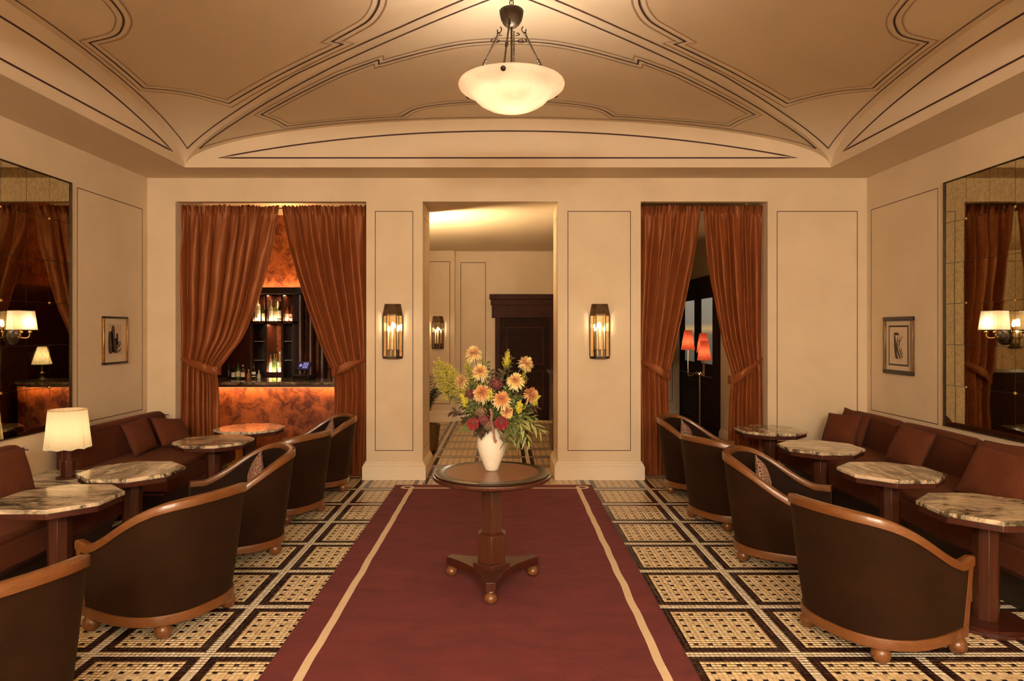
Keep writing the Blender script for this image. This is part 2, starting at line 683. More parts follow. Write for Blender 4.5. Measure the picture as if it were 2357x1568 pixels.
M['shade'] = shade_mat('cream_silk_shade', (0.86, 0.72, 0.48), 0.62)
M['shade_white'] = shade_mat('ivory_pleated_shade', (0.88, 0.74, 0.54), 0.6)
M['shade_red'] = shade_mat('coral_pleated_shade', (0.78, 0.17, 0.08), 0.6, 60)
M['alabaster'] = shade_mat('alabaster', (0.93, 0.80, 0.67), 0.52, 6)
M['bulb'] = emit('lit_bulb', (1.0, 0.72, 0.38), 25)
M['flame'] = emit('flame_bulb', (1.0, 0.70, 0.34), 60)
M['candle'] = plain('ivory_candle_sleeve', (0.80, 0.62, 0.38), 0.5)
M['led'] = emit('led_strip', (1.0, 0.50, 0.18), 1.2)

# ------------------------------------------------------------------ the room
XL, XR, YB, YF = -3.95, 4.00, 7.54, -3.70     # side walls, back wall face, wall behind the camera
ZS, ZO, TH = 3.33, 3.07, 0.69                 # soffit, head of the openings, thickness of the back wall
YH = YB + TH
OPEN = [(-3.638, -1.531), (-0.908, 0.5855), (1.502, 2.904)]

# floor -------------------------------------------------------------
fb = MB()
TY0, TY1 = 2.899, 6.199
fb.box(-6.0, 4.4, TY0, TY1, -0.12, -0.0012, 1)
fb.box(-6.0, 4.4, YF, TY0, -0.12, 0, 0)
fb.box(-6.0, 4.4, TY1, 12.9, -0.12, 0, 0)
floor = struct(fb.build('floor', [M['mosaic'], M['grout']]), 'mosaic floor of cream fields with dark dots, dark frames and pale strips')
T, GAP = 0.025, 0.0008


def tile_cells():
    xs = np.arange(math.ceil((XL + 1.533) / T), math.floor((XR + 1.533) / T))
    ys = np.arange(round((TY0 - 3.449) / T), round((TY1 - 3.449) / T))
    return xs, ys


def tile_verts(ix, iy):
    x0, y0 = -1.533 + ix * T, 3.449 + iy * T
    a, b, c, d = x0 + GAP, x0 + T - GAP, y0 + GAP, y0 + T - GAP
    e = 0.0003
    return np.stack([np.stack([a, c, 0 * a - 0.0022], -1), np.stack([b, c, 0 * a - 0.0022], -1), np.stack([b, d, 0 * a - 0.0022], -1), np.stack([a, d, 0 * a - 0.0022], -1),
                     np.stack([a + e, c + e, 0 * a], -1), np.stack([b - e, c + e, 0 * a], -1), np.stack([b - e, d - e, 0 * a], -1), np.stack([a + e, d - e, 0 * a], -1)], 1)


xs, ys = tile_cells()
gx, gy = [q.ravel() for q in np.meshgrid(xs, ys)]
cx_, cy_ = -1.533 + (gx + .5) * T, 3.449 + (gy + .5) * T
keep = ~((cx_ > -1.14) & (cx_ < 0.90))
big = keep & (cy_ > 3.20) & (cy_ < 3.30) & (((cx_ > -1.90) & (cx_ < -1.14)) | ((cx_ > 0.9) & (cx_ < 2.46)))
pick = np.where(big)[0][:300]
rest = keep.copy()
rest[pick] = False
rx, ry = gx[rest].astype(float), gy[rest].astype(float)
V = tile_verts(rx, ry).reshape(-1, 3)
nt = len(rx)
quads = np.array([[4, 5, 6, 7], [0, 1, 5, 4], [1, 2, 6, 5], [2, 3, 7, 6], [3, 0, 4, 7]])
Fq = (quads[None] + 8 * np.arange(nt)[:, None, None]).reshape(-1, 4)
me = bpy.data.meshes.new('mosaic_tiles')
me.vertices.add(len(V))
me.vertices.foreach_set('co', V.astype(np.float32).ravel())
me.loops.add(Fq.size)
me.loops.foreach_set('vertex_index', Fq.astype(np.int32).ravel())
me.polygons.add(len(Fq))
me.polygons.foreach_set('loop_start', (np.arange(len(Fq)) * 4).astype(np.int32))
me.materials.append(M['tile'])
me.update(calc_edges=True)
to = bpy.data.objects.new('mosaic_tiles', me)
C.objects.link(to)
to.parent = floor
to['kind'] = 'stuff'
one = MB()
tv = tile_verts(np.array([0.0]), np.array([0.0]))[0] - np.array([-1.533, 3.449, 0])
one.add(tv.tolist(), [tuple(q) for q in quads])
one_me = None
for i in pick:
    if one_me is None:
        o = one.build('tile', M['tile'], floor)
        one_me = o.data
    else:
        o = bpy.data.objects.new('tile', one_me)
        C.objects.link(o)
        o.parent = floor
    o.location = (-1.533 + gx[i] * T, 3.449 + gy[i] * T, 0)

# walls -------------------------------------------------------------
wb = MB()
edges_x = [XL - 0.3] + [e for o in OPEN for e in o] + [XR + 0.3]
for k in range(0, 8, 2):
    wb.box(edges_x[k], edges_x[k + 1], YB, YH, 0, ZS + 0.1)
for i, (a, b) in enumerate(OPEN):
    wb.box(a, b, YB, YH if i == 1 else YB + 0.10, ZO, ZS + 0.1)
wall_back = struct(wb.build('wall_back', M['plaster']), 'cream plaster end wall with three tall openings')
wall_left = struct(MB().box(XL - 0.2, XL, YF, YB, 0, ZS + 0.1).build('wall_left', M['plaster']), 'cream plaster wall carrying the gridded mirror beside the bar')
wall_right = struct(MB().box(XR, XR + 0.2, YF, YB, 0, ZS + 0.1).build('wall_right', M['plaster']), 'cream plaster wall carrying the gridded mirror over the long bench')
struct(MB().box(XL - 0.2, XR + 0.2, YF - 0.2, YF, 0, ZS + 0.8).build('wall_front', M['plaster']), 'cream plaster wall behind the viewer')

# groin vault -------------------------------------------------------
UX, UA, VA, RISE = 0.03, 3.335, 2.446, 0.50
BAYS = [4.6, -0.80]


def vault_h(u, v):
    a, b = sorted((abs(u), abs(v)))
    a = min(a, 0.99999)
    e = RISE * math.sqrt(1 - a * a)
    k = 0.14 * max(0, 1 - a ** 1.6) ** 1.35
    t = min(1, max(0, (1 - b) / (1 - a)))
    return ZS + e + k * math.sin(PI / 2 * t)


def onv(u, v, y0, drop=0.0):
    return (UX + UA * u, y0 + VA * v, vault_h(u, v) - drop)


ceil_mb = MB()


def soffit(x0, x1, y0_, y1_):
    ceil_mb.add([(x0, y0_, ZS), (x1, y0_, ZS), (x1, y1_, ZS), (x0, y1_, ZS)], [(3, 2, 1, 0)])


y_edges = [YF]
for y0 in sorted(BAYS):
    y_edges += [y0 - VA, y0 + VA]
y_edges.append(YB)
for k in range(0, len(y_edges), 2):
    soffit(XL, XR, y_edges[k], y_edges[k + 1])
for y0 in BAYS:
    soffit(XL, UX - UA, y0 - VA, y0 + VA)
    soffit(UX + UA, XR, y0 - VA, y0 + VA)
ceiling = struct(ceil_mb.build('ceiling', M['ceiling']), 'cream groin vaulted ceiling with painted maroon outlines')


def ribbon(mb, pts, w, closed=False):
    """flat band of width w following points that lie on a surface; width taken in plan"""
    P = [Vector(p) for p in pts]
    n = len(P)
    Lr, Rr = [], []
    for k in range(n):
        a = P[(k - 1) % n] if (closed or k > 0) else P[0]
        b = P[(k + 1) % n] if (closed or k < n - 1) else P[-1]
        t1 = (P[k] - a)
        t2 = (b - P[k])
        t1.z = t2.z = 0
        if t1.length < 1e-9: t1 = t2.copy()
        if t2.length < 1e-9: t2 = t1.copy()
        t1.normalize()
        t2.normalize()
        n1, n2 = Vector((-t1.y, t1.x, 0)), Vector((-t2.y, t2.x, 0))
        mdir = (n1 + n2)
        mdir = mdir.normalized() if mdir.length > 1e-6 else n1
        sc = min(2.5, 1 / max(0.25, mdir.dot(n1)))
        Lr.append(P[k] + mdir * w / 2 * sc)
        Rr.append(P[k] - mdir * w / 2 * sc)
    m = len(mb.v)
    mb.v.extend([tuple(p) for p in Lr] + [tuple(p) for p in Rr])
    for k in range(n if closed else n - 1):
        j = (k + 1) % n
        mb.f.append((m + k, m + j, m + n + j, m + n + k))
        mb.m.append(0)


def offset_poly(pts, d):
    n = len(pts)
    out = []
    for k in range(n):
        a, p, b = Vector(pts[k - 1]), Vector(pts[k]), Vector(pts[(k + 1) % n])
        t1, t2 = (p - a), (b - p)
        t1 = t1.normalized() if t1.length > 1e-9 else Vector((1, 0))
        t2 = t2.normalized() if t2.length > 1e-9 else t1
        n1, n2 = Vector((-t1.y, t1.x)), Vector((-t2.y, t2.x))
        md = n1 + n2
        md = md.normalized() if md.length > 1e-6 else n1
        out.append(p + md * d * min(1.8, 1 / max(0.4, md.dot(n1))))
    return [(q.x, q.y) for q in out]


def densify(pts, closed, step=0.05):
    out = []
    n = len(pts)
    for k in range(n if closed else n - 1):
        a, b = Vector(pts[k]), Vector(pts[(k + 1) % n])
        m = max(1, int((b - a).length / step))
        out += [tuple(a.lerp(b, i / m)) for i in range(m)]
    if not closed:
        out.append(tuple(pts[-1]))
    return out


# half outlines in vault coordinates (u across, v along), mirrored about the bay's axes
def arc_seg(pts, n=6):
    return [(p.x, p.y) for p in spline([(x, y, 0) for x, y in pts], n)]


SIDE_HALF = (arc_seg([(.803, 0), (.818, .09), (.846, .155), (.884, .203), (.952, .23)]) + arc_seg([(.952, .548), (.865, .594), (.77, .686)])
             + [(.59, .51), (.392, .322), (.415, .306)] + arc_seg([(.415, .306), (.36, .245), (.312, .185), (.28, .105), (.268, .04), (.266, 0)])[1:])
BACK_HALF = (arc_seg([(0, .819), (.105, .826), (.2, .845), (.274, .88), (.322, .945)]) + [(.53, .944)] + arc_seg([(.67, .94), (.685, .87), (.71, .797)])
             + [(.44, .535), (.325, .447), (.328, .482)] + arc_seg([(.328, .482), (.2, .403), (.11, .358), (.035, .341), (0, .337)])[1:])


def closed_outline(half, side):
    if side:
        other = [(u, -v) for u, v in half[1:-1]][::-1]
    else:
        other = [(-u, v) for u, v in half[1:-1]][::-1]
    return half + other


def nod(pts):
    out = []
    for p in pts:
        if not out or (abs(p[0] - out[-1][0]) + abs(p[1] - out[-1][1])) > 1e-5:
            out.append(p)
    return out


for y0 in BAYS:
    for k, (sx, sy, axis) in enumerate(((1, 1, 'u'), (1, 1, 'v'), (-1, 1, 'u'), (1, -1, 'v'))):
        # one web of the groin vault
        mb = MB()
        NA, NTT = 61, 16

        def web(s_, t_, sx=sx, sy=sy, axis=axis, y0=y0):
            q = math.sin((s_ - 0.5) * PI)          # -1..1, dense at the springers
            q = max(-0.99999, min(0.99999, q))
            b = 1 - t_ * (1 - abs(q))
            return onv(b * sx, q, y0) if axis == 'u' else onv(q, b * sy, y0)
        mb.grid(web, NA, NTT)
        mb.build('vault_web', M['ceiling'], ceiling, smooth=True, angle=60)
        # lunette wall closing the web
        mb = MB()
        n = 60
        for i in range(n):
            q0, q1 = math.sin((i / n - .5) * PI), math.sin(((i + 1) / n - .5) * PI)
            zz = [ZS + RISE * math.sqrt(max(0, 1 - q * q)) for q in (q0, q1)]
            if axis == 'u':
                X = UX + UA * sx
                mb.add([(X, y0 + VA * q0, ZS), (X, y0 + VA * q1, ZS), (X, y0 + VA * q1, zz[1]), (X, y0 + VA * q0, zz[0])], [(0, 1, 2, 3)])
            else:
                Y = y0 + VA * sy
                mb.add([(UX + UA * q0, Y, ZS), (UX + UA * q1, Y, ZS), (UX + UA * q1, Y, zz[1]), (UX + UA * q0, Y, zz[0])], [(0, 1, 2, 3)])
        mb.build('lunette', M['ceiling'], ceiling)
        if y0 < 0:
            continue
        # painted outline in the lunette: a flat-bottomed arch
        q_e, n = 0.895, 40
        top = [(-q_e + 2 * q_e * i / n) for i in range(n + 1)]
        hz = lambda q: 0.098 + (0.375 - 0.098) * (1 - (abs(q) / q_e) ** 2.1)
        path = [(q, hz(q)) for q in top] + [(q, 0.098) for q in top[::-1][1:-1]]
        mb = MB()
        inner = offset_poly([(q * (UA if axis == 'v' else VA), z) for q, z in path], 0.0075)
        outer = offset_poly([(q * (UA if axis == 'v' else VA), z) for q, z in path], -0.0075)
        e = 0.0025
        to3 = (lambda p: (UX + UA * sx - e * sx, y0 + p[0], ZS + p[1])) if axis == 'u' else (lambda p: (UX + p[0], y0 + VA * sy - e * sy, ZS + p[1]))
        m = len(inner)
        mb.add([to3(p) for p in inner] + [to3(p) for p in outer], [(i, (i + 1) % m, m + (i + 1) % m, m + i) for i in range(m)])
        mb.build('painted_line', M['line_dark'], ceiling)
        # outlined panel on the web
        half = SIDE_HALF if axis == 'u' else BACK_HALF
        uv = nod(closed_outline(half, axis == 'u'))
        plan = [(UA * u * (sx if axis == 'u' else 1), VA * v * (sy if axis == 'v' else 1)) for u, v in uv]
        area = sum(plan[i - 1][0] * plan[i][1] - plan[i][0] * plan[i - 1][1] for i in range(len(plan)))
        if area < 0:
            plan = plan[::-1]
        lift = lambda p, dr: onv(p[0] / UA, p[1] / VA, y0, dr)
        for off, w, mt in ((0, 0.0135, 'line_dark'), (0.05, 0.009, 'line_grey'), (-0.05, 0.009, 'line_grey')):
            ring = densify(offset_poly(plan, off) if off else plan, True)
            mb = MB()
            ribbon(mb, [lift(p, 0.005) for p in ring], w, True)
            mb.build('painted_line', M[mt], ceiling)
        # tan field inside the outline
        ring = densify(offset_poly(plan, 0.05), True, 0.06)
        xs_ = [p[0] for p in ring]
        ys_ = [p[1] for p in ring]
        inside = [Vector((x, y)) for x in np.arange(min(xs_), max(xs_), 0.08) for y in np.arange(min(ys_), max(ys_), 0.08)]
        vv = [Vector(p) for p in ring] + inside
        ed = [(i, (i + 1) % len(ring)) for i in range(len(ring))]
        r = delaunay_2d_cdt(vv, ed, [list(range(len(ring)))], 1, 1e-5)
        mb = MB()
        mb.add([lift((p.x, p.y), 0.003) for p in r[0]], [tuple(f) for f in r[2]])
        mb.build('painted_field', M['ceiling_panel'], ceiling, smooth=True, angle=60)
        # edge lines: along both groins and along the wall arch
        if axis == 'u':
            gl = [(.974, .947), (.765, .735), (.547, .507), (.387, .36), (.25, .229), (.1, .077), (.045, .0)]
            al = [(.974, .947), (.978, .84), (.979, .6), (.98, .4), (.978, 0)]
        else:
            gl = [(.942, .962), (.79, .818), (.398, .422), (.22, .251), (.046, .078), (0, .035)]
            al = [(.942, .962), (.65, .973), (.51, .972), (.25, .978), (0, .981)]
        full = []
        for mir in (1, -1):
            h1 = [(u, v * mir) if axis == 'u' else (u * mir, v) for u, v in gl]
            h2 = [(u, v * mir) if axis == 'u' else (u * mir, v) for u, v in al]
            for pl, w in ((h1, 0.013), (h2, 0.010)):
                pl = [(UA * u * (sx if axis == 'u' else 1), VA * v * (sy if axis == 'v' else 1)) for u, v in pl]
                mb = MB()
                ribbon(mb, [lift(p, 0.005) for p in densify(pl, False)], w)
                mb.build('painted_line', M['line_dark'], ceiling)
        if axis == 'v' and sy == 1:                # small painted scroll at the crown of the far web
            mb = MB()
            for s_ in (1, -1):
                for (cx, cy, r0, turns) in ((0.10, 0.82, 0.045, 1.3), (0.06, 0.72, 0.03, 0.6)):
                    sc = []
                    for i in range(25):
                        t = i / 24
                        a = -PI / 2 + t * turns * 2 * PI
                        rr = r0 * (1 - 0.75 * t)
                        sc.append((s_ * (cx + rr * math.cos(a)), cy + rr * math.sin(a)))
                    ribbon(mb, [lift(p, 0.005) for p in sc], 0.010)
            mb.build('painted_scroll', M['line_dark'], ceiling)

# ceiling rose ------------------------------------------------------
zc = vault_h(0, 0)
MB().lathe([(0.16, zc + .01), (0.16, zc - 0.012), (0.13, zc - 0.02), (0.05, zc - 0.03)], 40, (UX + .015, 4.6)).build('ceiling_rose', M['trim'], ceiling, smooth=True)


# painted wall panels ----------------------------------------------
def wall_rect(parent, axis, pos, sgn, a0, a1, z0, z1, w=0.0075, mat='line_wall'):
    mb = MB()
    e = 0.0015 * sgn
    for (p0, p1, q0, q1) in ((a0, a1, z0, z0 + w), (a0, a1, z1 - w, z1), (a0, a0 + w, z0, z1), (a1 - w, a1, z0, z1)):
        if axis == 'x':
            mb.add([(pos + e, p0, q0), (pos + e, p1, q0), (pos + e, p1, q1), (pos + e, p0, q1)], [(0, 1, 2, 3)])
        else:
            mb.add([(p0, pos + e, q0), (p1, pos + e, q0), (p1, pos + e, q1), (p0, pos + e, q1)], [(0, 1, 2, 3)])
    mb.build('painted_line', M[mat], parent)


wall_rect(wall_left, 'x', XL, 1, 6.30, 7.44, 0.78, 2.97)
wall_rect(wall_right, 'x', XR, -1, 6.30, 7.455, 0.775, 2.965)
wall_rect(wall_left, 'x', XL, 1, 0.60, 3.40, 0.78, 2.97)
wall_rect(wall_right, 'x', XR, -1, 0.60, 3.40, 0.775, 2.965)
for x0, x1 in ((863, 951), (1306.5, 1452), (1788, 1974)):
    wall_rect(wall_back, 'y', YB, -1, at(x0, 0, YB).x, at(x1, 0, YB).x, 0.316, 2.965)
for X, s_ in ((OPEN[0][0], 1), (OPEN[1][0], 1), (OPEN[1][1], -1), (OPEN[2][1], -1)):
    wall_rect(wall_back, 'x', X, s_, YB + 0.13, YH - 0.13, 0.316, 2.92)


# baseboards --------------------------------------------------------
def base_run(mb, path, closed=False):
    prof = [(0.0, 0.0), (0.038, 0.0), (0.038, 0.148), (0.026, 0.158), (0.026, 0.172), (0.012, 0.186), (0.012, 0.198), (0.0, 0.198)]
    # side of sweep points to the right of travel
    P = [Vector((x, y, 0)) for x, y in path]
    n = len(P)
    rings = []
    for k in range(n):
        t1 = (P[k] - P[k - 1]) if (k or closed) else (P[1] - P[0])
        t2 = (P[(k + 1) % n] - P[k]) if (k < n - 1 or closed) else t1
        t1, t2 = t1.normalized(), t2.normalized()
        n1, n2 = Vector((t1.y, -t1.x, 0)), Vector((t2.y, -t2.x, 0))
        md = (n1 + n2).normalized()
        sc = 1 / max(0.3, md.dot(n1))
        rings.append([P[k] + md * (u * sc) + Vector((0, 0, w)) for u, w in prof])
    if closed:
        rings.append(rings[0])
    mb.loft(rings, not closed, True)


bb = MB()
base_run(bb, [(OPEN[0][1], YH), (OPEN[0][1], YB), (OPEN[1][0], YB), (OPEN[1][0], YH)][::1])
base_run(bb, [(OPEN[1][1], YH), (OPEN[1][1], YB), (OPEN[2][0], YB), (OPEN[2][0], YH)])
base_run(bb, [(OPEN[2][1], YH), (OPEN[2][1], YB), (XR, YB), (XR, YF)])
base_run(bb, [(XL, YF), (XL, YB), (OPEN[0][0], YB), (OPEN[0][0], YH)])
struct(bb.build('baseboard_room', M['trim']), 'cream moulded baseboard around the piers and walls')

# hall beyond, room beyond the right opening, bar room -------------------
HY = 12.42
hb = MB()
hb.box(-1.45, 3.4, HY, HY + 0.2, 0, 3.2)                 # far wall
hb.box(-1.45, -0.905, HY - 0.10, HY, 0, 3.2)              # shallow pier at its left end
wall_hall = struct(hb.build('wall_hall', M['plaster']), 'cream far wall of the hall with a shallow pier')
struct(MB().box(3.20, 3.40, YH, HY, 0, 3.2).build('wall_vestibule', M['plaster']), 'plaster side wall holding the black glazed doors')
pb = MB()
pb.box(-1.63, -1.45, YH, HY, 0, 3.2)
struct(MB().box(1.80, 1.95, 9.95, HY, 0, 3.2).build('wall_light_block', M['plaster']), 'unseen wall added to keep hall light out of the vestibule')  # added out of view to block the hall lamp's light
struct(pb.build('wall_partition', M['plaster']), 'partition between bar and hall')
struct(MB().box(-1.65, 3.4, YH, HY + 0.2, 3.085, 3.2).build('ceiling_hall', M['ceiling']), 'plain plaster ceiling of the hall')
wall_rect(wall_hall, 'y', HY - 0.10, -1, -1.40, at(1036, 0, HY - .1).x, at(0, 930, HY - .1).z, at(0, 602, HY - .1).z, 0.010)
wall_rect(wall_hall, 'y', HY, -1, at(1060, 0, HY).x, at(1118, 0, HY).x, 0.35, at(0, 604, HY).z, 0.010)
wall_rect(wall_hall, 'y', HY, -1, 2.30, 3.05, 0.35, 2.87, 0.010)
bb = MB()
base_run(bb, [(-1.45, HY - .10), (-0.905, HY - .10), (-0.905, HY), (-0.28, HY)])
base_run(bb, [(1.02, HY), (1.80, HY), (1.80, 9.95), (1.95, 9.95)][:3])
base_run(bb, [(1.95, HY), (3.2, HY), (3.2, 12.31)])
base_run(bb, [(3.2, 10.09), (3.2, YH)])
struct(bb.build('baseboard_hall', M['trim']), 'cream moulded baseboard of the hall')
BX0, BYB = -5.6, 10.15
struct(MB().box(-1.68, -1.63, YH, BYB, 2.24, 3.45).build('wall_bar_end', M['copper_wall']), 'copper leaf upper wall at the end of the bar')
struct(MB().box(-1.70, -1.63, YH, BYB, 0, 2.24).build('trim_1', M['maho']), 'dark mahogany panelling at the end of the bar')
struct(MB().box(BX0, -1.65, BYB, BYB + 0.15, 0, 3.45).build('wall_bar', M['copper_wall']), 'copper leaf wall behind the bar')
struct(MB().box(BX0 - 0.15, BX0, YH, BYB, 0, 3.45).build('wall_bar_side', M['copper_wall']), 'copper leaf side wall of the bar')
struct(MB().box(BX0 - .15, -1.45, YB + 0.25, BYB + 0.15, 3.36, 3.48).build('ceiling_bar', M['ceiling']), 'plaster ceiling over the bar')
struct(MB().box(BX0 - .15, XL - .3, YH - .2, YH - .08, 0, 3.4).build('wall_bar_front', M['black_wood']), 'dark wall at the end of the bar')

# rug ----------------------------------------------------------------
RX0, RX1, RY0, RY1 = -1.165, 0.923, 0.6, 7.24
rb = MB()


def rug_top(s_, t_):
    x, y = RX0 + (RX1 - RX0) * s_, RY0 + (RY1 - RY0) * t_
    e = min(x - RX0, RX1 - x, y - RY0, RY1 - y)
    z = 0.011 * min(1, math.sqrt(max(0, e) / 0.012)) + 0.0015
    wob = 0.004 * noise.noise((x * 3, y * 3, 0)) if 0 < e < 0.02 else 0
    return (x, y, max(0.0015, z + wob * 0.2))


gxs = [0, .002, .004, .006] + list(np.linspace(.01, .99, 40)) + [.994, .996, .998, 1]
gys = [0, .001, .002] + list(np.linspace(.004, .996, 120)) + [.998, .999, 1]
rb.add([rug_top(a, b) for b in gys for a in gxs], [(j * len(gxs) + i, j * len(gxs) + i + 1, (j + 1) * len(gxs) + i + 1, (j + 1) * len(gxs) + i) for j in range(len(gys) - 1) for i in range(len(gxs) - 1)])
rug = thing('rug', 'long oxblood rug with a cream looped border line under the round table', 'rug')
rb.build('pile', M['rug'], rug, smooth=True)
sb = MB()
SX0, SX1, SY1 = -0.968, 0.762, 7.065


def wavy(pts, amp=0.006, sc=3.0, ph=0):
    return [(x + amp * noise.noise((x * sc, y * sc, ph)), y + 0.5 * amp * noise.noise((x * sc + 9, y * sc, ph)), 0.0145) for x, y in pts]


def ring_pts(cx, cy, r, a0, a1, n=26):
    return [(cx + r * math.cos(a0 + (a1 - a0) * i / n), cy + r * math.sin(a0 + (a1 - a0) * i / n)) for i in range(n + 1)]


ribbon(sb, wavy([(SX0, y) for y in np.linspace(0.8, SY1 - .02, 180)], 0.007, 4.0, 1), 0.046)
ribbon(sb, wavy([(SX1, y) for y in np.linspace(0.8, SY1 - .02, 180)], 0.007, 4.0, 5), 0.046)
ribbon(sb, wavy([(x, SY1 + 0.0) for x in np.linspace(SX0, SX1, 80)], 0.006, 3, 7), 0.040)
ribbon(sb, wavy(ring_pts(SX0 - 0.045, SY1 + 0.035, 0.052, 0, 2 * PI), 0.002), 0.034)
ribbon(sb, wavy(ring_pts(SX1 + 0.045, SY1 + 0.035, 0.052, 0, 2 * PI), 0.002), 0.034)
sb.build('border_line', M['rug_line'], rug)

# ------------------------------------------------------------------ pendant lamp
def pendant(loc_x, y0, label, power):
    t = thing('alabaster_pendant', label, 'pendant lamp', (loc_x, y0, 0))
    zr, R = 3.305, 0.358
    prof = [(0.02, zr - .178), (0.09, zr - .173), (0.16, zr - .154), (0.215, zr - .125), (0.245, zr - .098), (0.262, zr - .074), (0.275, zr - .066), (0.30, zr - .052), (0.335, zr - .036), (0.352, zr - .020), (R, zr - .004), (0.352, zr + .012), (0.336, zr + .016)]
    inner = [(0.325, zr + .008), (0.27, zr - .035), (0.235, zr - .080), (0.15, zr - .138), (0.02, zr - .162)]
    fl = lambda i, r, z: (0.012 * math.sin(i * 2 * PI / 96 * 24) if r < 0.24 else 0)
    mb = MB().lathe(prof + inner, 96, flute=fl)
    mb.build('bowl', M['alabaster'], t, smooth=True, angle=70)
    ang = [math.radians(a) for a in (-99, 150, 27)]
    zc_ = vault_h(0, (y0 - 4.6) / VA) if abs(y0 - 4.6) < 1 else vault_h(0, 0)
    for a in ang:
        MB().lathe([(0.001, -0.004), (0.016, -0.003), (0.017, 0.004), (0.010, 0.010), (0.001, 0.012)], 16).build('boss', M['dark_bronze'], t, smooth=True, loc=(0.350 * math.cos(a), 0.350 * math.sin(a), zr - 0.022), rot=(0, PI * 0.70, a))
        p0 = Vector((0.078 * math.cos(a), 0.078 * math.sin(a), 3.710))
        p1 = Vector((0.322 * math.cos(a), 0.322 * math.sin(a), zr + 0.012))
        d = (p1 - p0)
        rod = MB().tube([p0 + d * 0.10, p0 + d * 0.5, p1], 0.0065, 8)
        for q in (0.10, 0.52, 0.56, 0.60, 0.98):
            rod.ball(p0 + d * q, 0.0115, 10, 6)
        rod.build('rod', M['dark_bronze'], t, smooth=True)
        hk = []
        for i in range(15):
            b = -0.3 + i / 14 * 4.6
            hk.append(p0 + Vector((math.cos(a), math.sin(a), 0)) * (0.016 * math.cos(b) + 0.006) + Vector((0, 0, 0.002 - 0.020 * math.sin(b))) + d * 0.045)
        MB().tube(hk, 0.004, 6).build('hook', M['dark_bronze'], t, smooth=True)
    cup = [(0.012, 3.687), (0.03, 3.691), (0.052, 3.710), (0.068, 3.740), (0.077, 3.775), (0.080, 3.80), (0.074, 3.807), (0.02, 3.803)]
    MB().lathe(cup, 72, flute=lambda i, r, z: 0.035 * abs(math.sin(i * PI / 72 * 18)) if 3.691 < z < 3.83 else 0).build('canopy_cup', M['dark_bronze'], t, smooth=True, angle=70)
    MB().tube([(0, 0, 3.80), (0, 0, zr + .0)], 0.0065, 8).build('centre_rod', M['dark_bronze'], t, smooth=True)
    lk = MB()
    zt = zc_ - 0.028
    for k in range(4):
        zz = 3.806 + k * (zt - 3.82) / 4
        lp = [(0.012 * math.cos(b) * (1 if k % 2 else 0), 0.012 * math.cos(b) * (0 if k % 2 else 1), zz + 0.020 + 0.024 * math.sin(b)) for b in np.linspace(0, 2 * PI, 17)]
        lk.tube(lp, 0.0035, 6)
    lk.build('chain', M['dark_bronze'], t, smooth=True)
    cw = MB()
    for k in range(2):
        cw.tube([(0.016 + 0.004 * math.cos(q * 40 + k * PI), 0.03 + 0.004 * math.sin(q * 40 + k * PI) + 0.06 * q, 3.68 - q * (3.68 - zr)) for q in np.linspace(0, 1, 60)], 0.0028, 5)
    cw.build('twisted_cord', M['dark_bronze'], t, smooth=True)
    for a in (0.5, 2.6, 4.7):
        MB().ball((0.075 * math.cos(a), 0.075 * math.sin(a), zr - 0.06), 0.024, 12, 8).build('bulb', M['bulb'], t, smooth=True)
    light('pendant_light', 'POINT', (0, 0, zr - 0.02), power, WARM, 0.06, parent=t)
    return t


pendant(UX + .015, 4.6, 'alabaster bowl pendant with bronze rods under the painted vault', 34)
pendant(UX + .015, -0.80, 'unseen alabaster bowl pendant added as fill behind the viewer', 85)  # second pendant added out of view, lights floor and chairs from the front


